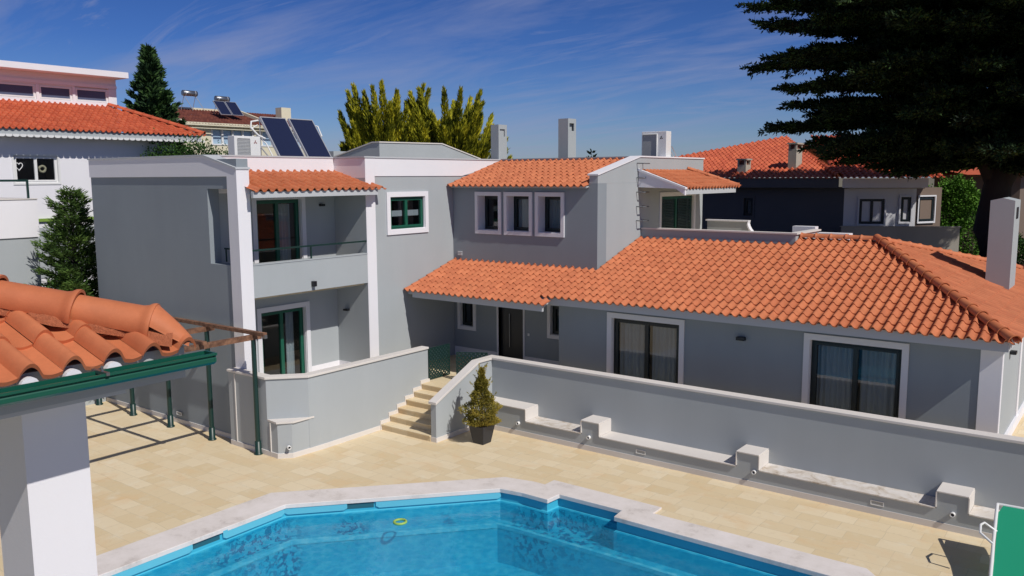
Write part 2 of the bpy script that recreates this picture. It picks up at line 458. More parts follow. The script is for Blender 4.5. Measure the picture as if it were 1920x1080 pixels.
# ------------------------------------------------------------------ windows
def frame_mat(ax, plane, a0, sign=1):
    "local x along the wall, local y outwards from its face, local z up"
    if ax == 'x': return Matrix(((0, sign, 0, plane), (1, 0, 0, a0), (0, 0, 1, 0), (0, 0, 0, 1)))
    return Matrix(((1, 0, 0, a0), (0, -sign, 0, plane), (0, 0, 1, 0), (0, 0, 0, 1)))

def window(parent, T, w, z0, z1, trim=.13, proud=.04, depth=.12, leaves=2, fmat='frame', curtain=None, fw=.065,
           name='window', sill=True, door=False, label=None, room=1.6, tmat='trim', bar=None, glass='glass', doorframe=True):
    "opening [0,w] x [z0,z1] in local wall frame T (y outwards); builds surround, frame, panes, curtain, dark room"
    f = MB(T); y0, y1 = -depth-.06, -depth
    f.box(0, w, y0, y1, z1-fw, z1)
    f.box(0, w, y0, y1, z0, z0+fw*(1.3 if door else 1))
    f.box(0, fw, y0, y1, z0+fw, z1-fw); f.box(w-fw, w, y0, y1, z0+fw, z1-fw)
    lw = (w-2*fw)/leaves; st = .055
    for i in range(leaves):
        a = fw+i*lw
        f.box(a, a+st, y0+.01, y1+.02, z0+fw, z1-fw); f.box(a+lw-st, a+lw, y0+.01, y1+.02, z0+fw, z1-fw)
        f.box(a+st, a+lw-st, y0+.01, y1+.02, z1-fw-st, z1-fw); f.box(a+st, a+lw-st, y0+.01, y1+.02, z0+fw, z0+fw+st)
        if bar: f.box(a+st, a+lw-st, y0+.01, y1+.015, bar-.02, bar+.02)
    wo = f.build(name, fmat, parent, label)
    if trim:
        t = MB(T)
        t.box(-trim, w+trim, 0, proud, z1, z1+trim)
        t.box(-trim, 0, 0, proud, z0-(0 if door else trim), z1); t.box(w, w+trim, 0, proud, z0-(0 if door else trim), z1)
        if not door: t.box(0, w, 0, proud, z0-trim, z0)
        t.box(-.002, 0.012, -depth+.02, 0, z0, z1); t.box(w-.012, w+.002, -depth+.02, 0, z0, z1)
        t.box(.012, w-.012, -depth+.02, 0, z1-.012, z1+.002)
        if not door: t.box(.012, w-.012, -depth+.02, 0, z0-.002, z0+.012)
        t.build('surround', tmat, wo)
    for i in range(leaves):
        a = fw+i*lw; p = MB(T)
        p.add([(a+st, y0+.03, z0+fw+st), (a+lw-st, y0+.03, z0+fw+st), (a+lw-st, y0+.03, z1-fw-st), (a+st, y0+.03, z1-fw-st)], [(0, 1, 2, 3)])
        p.build('pane', glass, wo)
    if curtain:
        for c0, c1, zb, zt in curtain:
            k = MB(T); n = max(4, int((c1-c0)/.018)+2); vs = []
            ph = rng.uniform(0, 6)
            for i in range(n):
                x = c0+(c1-c0)*i/(n-1); y = y0-.14+.03*math.sin(x*46+ph)+.014*math.sin(x*23+1)
                vs += [(x, y, zb), (x, y, zt)]
            k.add(vs, [(2*i, 2*i+2, 2*i+3, 2*i+1) for i in range(n-1)], True)
            k.build('curtain', 'curtain', wo)
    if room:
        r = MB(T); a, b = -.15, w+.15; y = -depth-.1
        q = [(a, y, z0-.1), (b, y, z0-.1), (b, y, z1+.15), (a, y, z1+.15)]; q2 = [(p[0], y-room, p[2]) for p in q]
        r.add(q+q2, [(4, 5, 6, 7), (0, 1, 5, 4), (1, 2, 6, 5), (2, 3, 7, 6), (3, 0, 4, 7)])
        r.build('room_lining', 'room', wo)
    return wo

# ================================================================== CAMERA, SUN, SKY
cam_d = bpy.data.cameras.new('camera'); cam = bpy.data.objects.new('camera', cam_d); col.objects.link(cam)
cam.matrix_world = Matrix(((.79744493, -.074581, .59876478, 0), (.60337087, .10681628, -.79027456, 0), (-.00501836, .99147766, .1301801, 7), (0, 0, 0, 1)))
cam_d.sensor_width = 36; cam_d.lens = 29.7285; cam_d.clip_end = 6000; cam_d.clip_start = .1
scene.camera = cam

sd = Vector((-.957, .172, -1)).normalized()
sun_d = bpy.data.lights.new('sun', 'SUN'); sun = bpy.data.objects.new('sun', sun_d); col.objects.link(sun)
sun.rotation_euler = sd.to_track_quat('-Z', 'Y').to_euler(); sun.location = (30, -5, 30)
sun_d.energy = 5.0; sun_d.angle = math.radians(.5); sun_d.color = (1, .955, .89)

world = bpy.data.worlds.new('World'); scene.world = world; world.use_nodes = True
nt = world.node_tree; bg = nt.nodes['Background']
sky = N(nt, 'ShaderNodeTexSky'); sky.sky_type = 'NISHITA'; sky.sun_disc = False
sky.sun_elevation = math.radians(45.8); sky.sun_rotation = math.radians(100.2)
sky.altitude = 100; sky.air_density = 1.0; sky.dust_density = .35; sky.ozone_density = 4.5
tc = N(nt, 'ShaderNodeTexCoord'); sx = N(nt, 'ShaderNodeSeparateXYZ'); nt.links.new(tc.outputs['Generated'], sx.inputs[0])
zz = N(nt, 'ShaderNodeMath', operation='ADD'); zz.inputs[1].default_value = .16; nt.links.new(sx.outputs['Z'], zz.inputs[0])
zm = N(nt, 'ShaderNodeMath', operation='MAXIMUM'); zm.inputs[1].default_value = .05; nt.links.new(zz.outputs[0], zm.inputs[0])
dv = N(nt, 'ShaderNodeVectorMath', operation='DIVIDE'); cb = N(nt, 'ShaderNodeCombineXYZ')
for i in range(3): nt.links.new(zm.outputs[0], cb.inputs[i])
nt.links.new(tc.outputs['Generated'], dv.inputs[0]); nt.links.new(cb.outputs[0], dv.inputs[1])
mp = N(nt, 'ShaderNodeMapping'); mp.inputs['Rotation'].default_value = (0, 0, math.radians(28)); mp.inputs['Scale'].default_value = (.55, 1.7, 1)
nt.links.new(dv.outputs[0], mp.inputs['Vector'])
cn = N(nt, 'ShaderNodeTexNoise', Scale=.9, Detail=9, Roughness=.62, Distortion=.9); nt.links.new(mp.outputs[0], cn.inputs['Vector'])
mp2 = N(nt, 'ShaderNodeMapping'); mp2.inputs['Rotation'].default_value = (0, 0, math.radians(-20)); mp2.inputs['Scale'].default_value = (.8, 3.2, 1); mp2.inputs['Location'].default_value = (2.3, .7, 0)
nt.links.new(dv.outputs[0], mp2.inputs['Vector'])
cn2 = N(nt, 'ShaderNodeTexNoise', Scale=1.1, Detail=10, Roughness=.66, Distortion=1.6); nt.links.new(mp2.outputs[0], cn2.inputs['Vector'])
c1_ = ramp(nt, cn.outputs['Fac'], .46, (0, 0, 0), .74, (.62, .62, .62)); c2_ = ramp(nt, cn2.outputs['Fac'], .54, (0, 0, 0), .78, (.55, .55, .55))
cadd = N(nt, 'ShaderNodeMath', operation='MAXIMUM'); nt.links.new(c1_, cadd.inputs[0]); nt.links.new(c2_, cadd.inputs[1]); cf = cadd.outputs[0]
tint = N(nt, 'ShaderNodeMix', data_type='RGBA', blend_type='MULTIPLY'); tint.inputs['Factor'].default_value = 1
nt.links.new(sky.outputs[0], tint.inputs[6]); nt.links.new(ramp(nt, sx.outputs['Z'], 0, (1.30, 1.45, 1.95), .6, (.50, .62, .95), [(.07, (.92, 1.22, 1.95)), (.15, (.55, .90, 1.76)), (.25, (.42, .73, 1.52))]), tint.inputs[7])
mx = N(nt, 'ShaderNodeMix', data_type='RGBA'); nt.links.new(cf, mx.inputs['Factor']); nt.links.new(tint.outputs[2], mx.inputs[6])
mx.inputs[7].default_value = (7.4, 8.2, 12.6, 1)
nt.links.new(mx.outputs[2], bg.inputs[0]); bg.inputs[1].default_value = .053
scene.view_settings.view_transform = 'Standard'; scene.view_settings.look = 'None'
scene.view_settings.exposure = -.5; scene.view_settings.gamma = 1
scene.cycles.max_bounces = 8; scene.cycles.transparent_max_bounces = 16

# ================================================================== GROUND, TERRACE, COURT
g = MB(); g.add([(-3000, -3000, -2.6), (3000, -3000, -2.6), (3000, 3000, -2.6), (-3000, 3000, -2.6)], [(0, 1, 2, 3)])
tag(g.build('ground', 'ground'), kind='structure')

PO = [(-15.25, 3.0), (-15.27, 11.2), (-11.66, 15.10), (-10.95, 15.25), (-10.64, 15.25), (-10.63, 15.60), (-7.86, 15.60), (-7.86, 15.22),
      (-3.62, 15.24), (0.2, 11.3), (0.2, 3.0), (-3.6, -.7), (-11.6, -.7)]
PI = [(-14.42, 3.35), (-14.44, 10.95), (-11.30, 14.43), (-10.75, 14.52), (-10.06, 14.52), (-10.03, 14.93), (-8.47, 14.96), (-8.43, 14.57),
      (-3.95, 14.56), (-.6, 11.0), (-.6, 3.35), (-3.95, 0.1), (-11.25, 0.1)]

def ring_slab(name, outer, hole, z, th, mat, parent=None):
    allp = list(outer)+list(hole)
    tris = tessellate_polygon([[Vector((p[0], p[1], 0)) for p in outer], [Vector((p[0], p[1], 0)) for p in hole]])
    mb = MB(); mb.add([(p[0], p[1], z) for p in allp], [tuple(t) for t in tris])
    for ring in (outer, hole):
        n = len(ring)
        mb.add([(p[0], p[1], z) for p in ring]+[(p[0], p[1], z-th) for p in ring], [(i, (i+1) % n, n+(i+1) % n, n+i) for i in range(n)])
    return mb.build(name, mat, parent, merge=True)

terr = [(-26.4, -6), (-26.4, 13.30), (-17.0, 13.30), (-17.0, 18.2), (-14.9, 18.2), (-14.9, 18.6), (6, 18.6), (6, -6)]
tag(ring_slab('terrace_paving', terr, PO, 0, .3, 'pave'), kind='structure')
c = MB(); c.box(-26, 8, 13.35, 40, -.4, .995)
c.v = []; c.f = []; c.sm = []
c.prism([(-18.9, 13.2), (-16.95, 13.75), (-16.95, 18.08), (-14.9, 18.08), (-14.9, 18.65), (6, 18.65), (6, 34), (-2.5, 34), (-2.5, 21.6), (-18.9, 21.6)], 'z', .6, .995)
tag(c.build('courtyard_paving', 'pave', merge=True), kind='structure')

# pool
pool = thing('swimming_pool', 'blue swimming pool with pale stone coping set into the beige terrace', 'swimming pool', (-7.5, 8, 0))
cp = ring_slab('coping', [(p[0]*1.0, p[1]) for p in PO], PI, .035, .09, 'cope', pool)
bv = cp.modifiers.new('bevel', 'BEVEL'); bv.width = .012; bv.segments = 2; bv.limit_method = 'ANGLE'
def offset(poly, d):
    n = len(poly); out = []
    ar = sum(poly[i][0]*poly[(i+1) % n][1]-poly[(i+1) % n][0]*poly[i][1] for i in range(n))
    sg = 1 if ar > 0 else -1
    for i in range(n):
        p0, p1, p2 = Vector(poly[i-1]), Vector(poly[i]), Vector(poly[(i+1) % n])
        e1 = (p1-p0).normalized(); e2 = (p2-p1).normalized()
        n1 = Vector((-e1.y, e1.x))*sg; n2 = Vector((-e2.y, e2.x))*sg
        b = (n1+n2); b = b/max(.3, b.dot(n1)); out.append((p1.x+b.x*d, p1.y+b.y*d))
    return out
SH = offset(PI, -.05)
main = [SH[0], SH[1], SH[2], (SH[3][0], 14.55), (-10.0, 14.57), (-8.5, 14.60), SH[8], SH[9], SH[10], SH[11], SH[12]]
LED = offset(main, .34)
l = MB()
n = len(SH)
niche_z = -.62
def strip(a, za, b, zb):
    k = len(a)
    l.add([(p[0], p[1], za) for p in a]+[(p[0], p[1], zb) for p in b], [(i, (i+1) % k, k+(i+1) % k, k+i) for i in range(k)])
strip(SH, -.04, SH, -.25)
INN = offset(SH, .05)
strip(SH, -.25, INN, -.29)
# below water: walls of the outline down to the niche shelf, then the main basin
k = len(INN); idx = list(range(k))
l.add([(p[0], p[1], -.29) for p in INN]+[(p[0], p[1], -.70) for p in INN], [(i, (i+1) % k, k+(i+1) % k, k+i) for i in range(k) if i not in ()])
LED2 = offset(LED, .05)
tess = tessellate_polygon([[Vector((p[0], p[1], 0)) for p in INN], [Vector((p[0], p[1], 0)) for p in LED]])
allp = list(INN)+list(LED)
l.add([(p[0], p[1], -.70) for p in allp], [tuple(t) for t in tess])
strip(LED, -.70, LED2, -.74); strip(LED2, -.74, LED2, -1.55)
l.add([(p[0], p[1], -1.55) for p in LED2], [tuple(range(len(LED2)))])
l.build('pool_shell', 'liner', pool, merge=True)
M['rim'] = plain('sunlit_blue_pool_rim', (.13, .52, .66), .35)  # shell blue lightened to paint sunlight on the lit pool sides
M['nose'] = plain('painted_lit_pool_edge', (.16, .60, .74), .5)  # lighter blue paints the sunlit glow along the underwater ledge
l = MB(); LN = offset(LED, -.04)
k = len(LED); l.add([(p[0], p[1], -.66) for p in LN]+[(p[0], p[1], -.66) for p in LED2]+[(p[0], p[1], -.715) for p in LN]+[(p[0], p[1], -.76) for p in LED2],
    [f for i in range(k) for f in ((i, (i+1) % k, k+(i+1) % k, k+i), (k+i, k+(i+1) % k, 3*k+(i+1) % k, 3*k+i), (i, (i+1) % k, 2*k+(i+1) % k, 2*k+i))])
l.build('ledge_highlight', 'nose', pool)
def lip(p, q, r0=.06):
    a, b = Vector((*p, 0)), Vector((*q, 0)); d = (b-a).normalized(); nn = Vector((d.y, -d.x, 0)); L = (b-a).length
    s_ = MB(Matrix(((d.x, nn.x, 0, a.x), (d.y, nn.y, 0, a.y), (0, 0, 1, 0), (0, 0, 0, 1))))
    s_.prism([(0, -.045), (L, -.045), (L, -.15), (L-r0, -.185), (r0, -.185), (0, -.15)], 'y', -.02, .035); s_.build('rim_lip', 'rim', pool, bevel=.02)
lip((-14.47, 4.5), (-14.47, 8.70)); lip((-14.47, 9.42), (-14.49, 10.90)); lip((-14.49, 10.97), (-13.62, 11.93)); lip((-13.18, 12.42), (-11.33, 14.46))
# skimmer boxes: dark slots in the shell rim, with rounded light lips between them
for p, q in (((-14.49, 8.75), (-14.49, 9.35)), ((-13.62, 11.93), (-13.22, 12.37)), ):
    a, b = Vector((*p, 0)), Vector((*q, 0)); d = (b-a).normalized(); nn = Vector((d.y, -d.x, 0))
    s_ = MB(Matrix(((d.x, nn.x, 0, a.x), (d.y, nn.y, 0, a.y), (0, 0, 1, 0), (0, 0, 0, 1))))
    s_.box(0, (b-a).length, -.012, .008, -.19, -.05); s_.build('skimmer_slot', M.setdefault('teal', M.get('teal') or plain('deep_teal_plastic', (.02, .12, .16), .5)), pool)
w = MB(); w.add([(p[0], p[1], -.27) for p in SH], [tuple(range(len(SH)))])
tag(w.build('water', 'water'), kind='structure')
d_ = MB(); d_.tube([(-12.3+.13*math.cos(t*.5236), 12.25+.13*math.sin(t*.5236), -.262) for t in range(12)], .028, 6, True)
M['lemon'] = plain('yellow_green_plastic', (.35, .52, .10), .5)
tag(d_.build('pool_dispenser', 'lemon'), 'small yellow-green ring floating on the pool water near the far edge', 'pool float')

# ================================================================== STEPS AND GARDEN WALLS
st = thing('stone_steps', 'flight of pale stone steps climbing from terrace to green lattice gate', 'steps', (-15.9, 16.1, 0))
for k_ in range(6):
    y = 16.1+.33*k_
    s = MB(); s.box(-16.79, -14.96, y-.025, y+.36, .165*(k_+1)-.035, .165*(k_+1)); s.build('tread', 'pave', st, bevel=.008)
    s = MB(); s.box(-16.79, -14.96, y, y+.34, max(0, .165*k_-.0), .165*(k_+1)-.035); s.build('riser', 'pave', st)
s = MB()
pts = [(16.05, 0)]
for k_ in range(6): pts += [(16.05+.33*k_, .165*(k_+1)+.10), (16.05+.33*(k_+1), .165*(k_+1)+.10)]
pts += [(18.1, 1.07), (18.1, 0)]
s.prism(pts, 'x', -16.83, -16.79); s.build('stepped_skirting', 'stone', st, merge=True)

def coping_path(name, pts, z, th, w0, w1, parent, mat='stone'):
    "pts 2D polyline, strip from left offset w0 to right offset w1"
    P = [Vector(p) for p in pts]; L = []; R_ = []
    for i, p in enumerate(P):
        if i == 0: t = (P[1]-P[0]).normalized(); nrm = Vector((t.y, -t.x)); sc = 1
        elif i == len(P)-1: t = (P[-1]-P[-2]).normalized(); nrm = Vector((t.y, -t.x)); sc = 1
        else:
            t1 = (P[i]-P[i-1]).normalized(); t2 = (P[i+1]-P[i]).normalized()
            n1 = Vector((t1.y, -t1.x)); n2 = Vector((t2.y, -t2.x)); nrm = (n1+n2).normalized(); sc = 1/max(.3, nrm.dot(n1))
        L.append(p+nrm*w0*sc); R_.append(p+nrm*w1*sc)
    zt = z if isinstance(z, list) else [z]*len(P)
    mb = MB()
    k = len(P)
    vs = [(L[i].x, L[i].y, zt[i]) for i in range(k)]+[(R_[i].x, R_[i].y, zt[i]) for i in range(k)]
    vs += [(L[i].x, L[i].y, zt[i]-th) for i in range(k)]+[(R_[i].x, R_[i].y, zt[i]-th) for i in range(k)]
    fs = []
    for i in range(k-1):
        fs += [(i, i+1, k+i+1, k+i), (2*k+i, 3*k+i, 3*k+i+1, 2*k+i+1), (i, 2*k+i, 2*k+i+1, i+1), (k+i, k+i+1, 3*k+i+1, 3*k+i)]
    fs += [(0, k, 3*k, 2*k), (k-1, 3*k-1, 4*k-1, 2*k-1)]
    mb.add(vs, fs)
    return mb.build(name, mat, parent, merge=True, bevel=.006)

gl_ = thing('garden_wall', 'grey garden wall with chamfered corner and pale coping left of the steps', 'garden wall', (-17.2, 15, 0))
face = [(-19.10, 12.83), (-17.52, 12.83), (-16.79-.03, 13.60), (-16.82, 18.06)]
body = face+[(-17.02, 18.06), (-17.02, 13.75), (-17.62, 13.04), (-19.10, 13.04)]
m_ = MB(); m_.prism(body, 'z', -.2, 1.98); m_.build('wall_body', 'grey', gl_, merge=True)
coping_path('coping', face, 2.04, .06, -.24, .045, gl_)
butt = [(-18.0, 12.829), (-17.05, 12.829), (-16.85, 13.25), (-16.815, 14.0), (-16.815, 13.62), (-17.5, 12.86)]
m_ = MB(); m_.prism([(-18.0, 12.826), (-17.12, 12.826), (-16.87, 13.08), (-16.815, 14.05), (-17.1, 13.5), (-17.6, 12.95)], 'z', -.1, .90)
m_.build('buttress', 'grey', gl_, merge=True)
m_ = MB(); m_.prism([(-17.62, 12.84), (-17.10, 12.78), (-16.82, 13.10), (-16.80, 13.74), (-16.83, 13.60), (-17.53, 12.85)], 'z', .90, .945)
m_.build('shelf', 'stone', gl_, merge=True)
# low stone skirting
coping_path('skirting', [(-19.1, 12.83), (-17.12, 12.818), (-16.865, 13.08), (-16.80, 14.05), (-16.82, 16.05)], .13, .2, -.02, .018, gl_)
s = MB(); s.box(-18.83, -18.80, 12.81, 12.835, 0, 1.95); s.box(-17.40, -17.375, 12.80, 12.83, 0, .88); s.build('joint_strip', 'stone', gl_)

gw = thing('bench_wall', 'long grey garden wall with stepped white stone bench along the terrace', 'garden wall', (-6, 18.5, 0))
m_ = MB(); m_.wall('y', 18.53, 18.75, -14.93, 5, -.1, 1.84); m_.build('wall_body', 'grey', gw, merge=True)
m_ = MB(); m_.box(-15.0, 5, 18.49, 18.80, 1.84, 1.90); m_.build('coping', 'stone', gw, bevel=.008)
seg = [(-14.75, -13.17, .775), (-13.17, -11.37, .44), (-11.37, -10.85, .785), (-10.85, -7.18, .44), (-7.18, -6.67, .785),
       (-6.67, -3.02, .44), (-3.02, -2.46, .785), (-2.46, 5, .44)]
m_ = MB(); pts = [(-14.76, -.1)]
for a, b, z in seg: pts += [(a, z-.03), (b, z-.03)]
pts += [(5, -.1)]
m_.prism(pts, 'y', 17.96, 18.529); m_.build('bench_body', 'grey', gw, merge=True)
for a, b, z in seg:
    s = MB(); hi = z > .6
    e0 = -.012 if hi else .022; e1 = .012 if hi else -.022
    if a < -14: e0 = 0
    s.box(a+e0, b+e1, 17.925, 18.528, z-.03, z); s.build('bench_slab', 'bench' if not hi and a not in (-10.85,) else 'stone', gw, bevel=.006)
for a, b, z in seg:
    if z > .6:
        s = MB()
        if a > -14: s.box(a-.022, a, 17.925, 18.527, .44, z-.031)
        s.box(b, b+.022, 17.925, 18.527, .44, z-.031); s.build('end_slab', 'stone', gw)
s = MB(); s.box(-14.75, 5, 17.945, 17.961, -.05, .135); s.build('skirting', 'stone', gw)

ww = thing('stair_wall', 'low sloping grey wing wall with pale coping beside the steps', 'garden wall', (-14.85, 17, 0))
m_ = MB(); m_.prism([(16.13, -.1), (18.528, -.1), (18.528, 1.84), (17.93, 1.84), (16.13, 1.06)], 'x', -14.95, -14.77); m_.build('wall_body', 'grey', ww, merge=True)
m_ = MB(); m_.prism([(16.09, 1.03), (17.93, 1.84), (18.48, 1.84), (18.48, 1.90), (17.90, 1.90), (16.09, 1.10)], 'x', -15.0, -14.73); m_.build('coping', 'stone', ww, merge=True, bevel=.006)
m_ = MB(); m_.box(-14.772, -14.755, 16.13, 17.95, -.05, .13); m_.box(-14.95, -14.755, 16.115, 16.131, -.05, .13); m_.build('skirting', 'stone', ww, merge=True)

# spouts (short pipe ends) and recessed step lights
def spout(loc, ax, label):
    r = thing('wall_spout', label, 'pipe', loc, 'pipe ends sticking out of the low terrace walls')
    s = MB(); d = Vector((0, -1, 0)) if ax == 'y' else Vector((.9, -.44, 0)).normalized()
    p = Vector(loc); n_ = 14
    a = d.cross(Vector((0, 0, 1))); up = Vector((0, 0, 1))
    vs = []
    for t, rad in ((-.02, .048), (.07, .048), (.07, .034), (-.01, .034)):
        for j in range(n_): vs.append(tuple(p+d*t+a*rad*math.cos(j*6.2832/n_)+up*rad*math.sin(j*6.2832/n_)))
    s.add(vs, [(i*n_+j, i*n_+(j+1) % n_, (i+1)*n_+(j+1) % n_, (i+1)*n_+j) for i in range(3) for j in range(n_)], True)
    s.build('pipe', 'whiteplastic', r)
    s = MB(); s.tube([p+d*.0, p+d*.035], .033, 14); s.build('pipe_mouth', 'black', r)
spout((-13.40, 17.96, .34), 'y', 'white pipe end in the bench wall nearest the potted shrub')
spout((-11.14, 17.96, .36), 'y', 'white pipe end below the raised bench block right of the potted shrub')
spout((-6.76, 17.96, .37), 'y', 'white pipe end below the middle raised bench block')
spout((-2.72, 17.96, .36), 'y', 'white pipe end below the raised bench block beside the green lounger')
spout((-16.88, 12.97, .30), 'c', 'white pipe end low on the chamfered corner buttress')
def slot(x, y, z, label):
    r = thing('step_light', label, 'wall light', (x, y, z), 'recessed lights low in the terrace walls')
    s = MB(); a, h = .13, .05
    s.box(x-a, x+a, y-.012, y, z+h-.014, z+h); s.box(x-a, x+a, y-.012, y, z-h, z-h+.014)
    s.box(x-a, x-a+.014, y-.012, y, z-h+.014, z+h-.014); s.box(x+a-.014, x+a, y-.012, y, z-h+.014, z+h-.014); s.build('light_frame', 'whiteplastic', r)
    s = MB(); s.box(x-a+.014, x+a-.014, y-.004, y-.001, z-h+.014, z+h-.014); s.build('lens', 'greyplastic', r)
slot(-9.65, 17.96, .26, 'recessed rectangular light in the bench wall above the pool niche')
slot(-4.13, 17.96, .25, 'recessed rectangular light in the bench wall right of the middle block')
slot(-21.93, 13.067, .30, 'recessed rectangular light in the house wall under the pergola')

# lattice gates
def lattice(name, label, M4, w, z0, z1, group=None):
    r = thing(name, label, 'gate', tuple(M4 @ Vector((0, 0, z0))), group)
    f = MB(M4); b = .035
    f.box(0, w, -.015, .015, z0, z0+b); f.box(0, w, -.015, .015, z1-b, z1); f.box(0, b, -.015, .015, z0+b, z1-b); f.box(w-b, w, -.015, .015, z0+b, z1-b)
    f.build('gate_frame', 'dgreen', r)
    q = MB(M4); stp = .125; h = z1-z0-2*b; ww_ = w-2*b
    for sgn, yy in ((1, .004), (-1, -.004)):
        k = -h
        while k < ww_:
            x0, x1 = k, k+h; t0, t1 = 0., 1.
            ta = max(0, (0-x0)/h); tb = min(1, (ww_-x0)/h)
            if tb > ta+.01:
                za, zb = ta*h, tb*h; xa, xb = x0+ta*h, x0+tb*h
                if sgn < 0: za, zb = h-za, h-zb
                dx = .030
                q.add([(b+xa-dx, yy, z0+b+za), (b+xa+dx, yy, z0+b+za), (b+xb+dx, yy, z0+b+zb), (b+xb-dx, yy, z0+b+zb),
                       (b+xa-dx, yy+.006, z0+b+za), (b+xa+dx, yy+.006, z0+b+za), (b+xb+dx, yy+.006, z0+b+zb), (b+xb-dx, yy+.006, z0+b+zb)],
                      [(0, 1, 2, 3), (7, 6, 5, 4), (0, 4, 5, 1), (2, 6, 7, 3), (1, 5, 6, 2), (0, 3, 7, 4)])
            k += stp
    q.build('lattice_panel', 'dgreen', r, clip=[(tuple(M4 @ Vector((w-.01, 0, 0))), tuple(M4.to_3x3() @ Vector((1, 0, 0)))), (tuple(M4 @ Vector((.01, 0, 0))), tuple(M4.to_3x3() @ Vector((-1, 0, 0))))])
    return r
lattice('lattice_gate', 'open dark green lattice gate leaf hinged at the left garden wall', Matrix(((.02, 1, 0, -16.86), (1, -.02, 0, 18.12), (0, 0, 1, 0), (0, 0, 0, 1))), .93, 1.02, 1.97, 'green lattice gates at the top of the steps')
lattice('lattice_gate', 'dark green lattice gate leaf standing half hidden behind the stair coping', Matrix(((.86, .5, 0, -16.2), (.5, -.86, 0, 18.62), (0, 0, 1, 0), (0, 0, 0, 1))), .95, 1.02, 1.86, 'green lattice gates at the top of the steps')

# ================================================================== THE HOUSE
H = thing('house', 'large grey house with white bands, orange tile roofs and two storeys', 'house', (-18, 20, 0))
UB = -18.684
# --- two-storey wing, side wall facing the pergola (plane y = 13.067+)
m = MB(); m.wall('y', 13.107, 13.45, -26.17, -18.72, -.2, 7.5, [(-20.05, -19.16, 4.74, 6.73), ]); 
m.build('side_wall', 'greyshade', H, merge=True)
m = MB()
m.prism([(-26.17, 7.05), (-19.10, 7.05), (-19.10, 1.9), (-18.684, 1.9), (-18.684, 7.23), (-20.10, 7.58), (-26.17, 7.58)], 'y', 13.067, 13.45)
m.build('white_band', 'white', H, merge=True)
m = MB(); m.prism([(-26.2, 7.58), (-20.10, 7.58), (-18.66, 7.23), (-18.66, 7.27), (-20.10, 7.625), (-26.2, 7.625)], 'y', 13.04, 13.48); m.build('parapet_coping', 'fascia', H, merge=True)
m = MB(); m.box(-19.10, -18.684, 13.067, 13.45, 1.0, 1.9); m.box(-19.10, -18.70, 13.07, 13.45, -.1, 1.0); m.build('corner_pillar', 'white', H)
m = MB(); m.box(-26.17, -19.10, 13.085, 13.107, -.05, .13); m.build('skirting', 'stone', H)
# --- recess between the pillars
m = MB()
m.wall('x', -20.33, -20.08, 13.451, 17.499, .9, 7.56, [(14.63, 16.23, 1.0, 3.19), (14.63, 16.21, 4.02, 6.40)])
m.build('recess_back_wall', 'grey', H, merge=True)
m = MB(); m.box(-20.079, -18.70, 17.50, 17.70, .9, 7.0); m.build('recess_side_wall', 'grey', H)
m = MB(); m.box(-20.08, -18.62, 17.502, 17.90, 6.95, 7.0)
m = MB(); m.box(-20.34, UB, 17.501, 17.88, 7.0, 7.58); m.box(-20.34, -20.081, 13.46, 17.5, 7.50, 7.58); m.build('roof_parapet', 'white', H)
m = MB(); m.box(-20.078, -20.05, 13.46, 17.495, 6.6, 7.585); m.build('parapet_face', 'white', H)
m = MB(); m.box(-20.36, -20.03, 13.46, 17.46, 7.586, 7.63); m.box(-20.36, -18.66, 17.461, 17.9, 7.586, 7.63); m.build('parapet_coping', 'fascia', H)
m = MB(); m.box(-20.07, -18.86, 13.452, 17.498, 3.80, 4.0); m.build('balcony_floor', 'pave', H)
m = MB(); m.box(-18.86, UB, 13.452, 17.498, 3.87, 4.73); m.box(-18.88, UB+.015, 13.452, 17.498, 4.731, 4.765); m.build('balcony_parapet', 'grey', H, label='solid grey balcony parapet')
m = MB(); m.box(-20.07, -19.2, 13.452, 17.498, 3.72, 3.799); m.build('balcony_soffit', 'grey', H)
m = MB(); m.box(-20.075, -18.7, 13.455, 17.495, .9, 1.005); m.build('recess_floor', 'stone', H)
m = MB(); m.box(-20.08, -20.062, 16.38, 17.49, 1.006, 1.32); m.box(-20.06, -18.72, 17.482, 17.499, 1.006, 1.32); m.build('recess_skirting', 'white', H)
m = MB(); m.box(-18.73, -18.69, 13.46, 17.495, 5.10, 5.145); m.box(-18.725, -18.695, 15.38, 15.42, 4.765, 5.10)
m.box(-19.95, -18.73, 13.47, 13.50, 5.10, 5.145); m.box(-19.9, -19.87, 13.47, 13.50, 4.765, 5.10)
m.build('balcony_rail', 'dgreen', H)
# french doors
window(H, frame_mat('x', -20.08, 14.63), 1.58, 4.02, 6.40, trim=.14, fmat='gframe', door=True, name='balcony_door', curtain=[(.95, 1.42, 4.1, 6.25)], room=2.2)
window(H, frame_mat('x', -20.08, 14.63), 1.60, 1.01, 3.19, trim=.14, fmat='gframe', door=True, name='french_door', curtain=[(1.08, 1.36, 1.1, 3.1)], room=2.2)
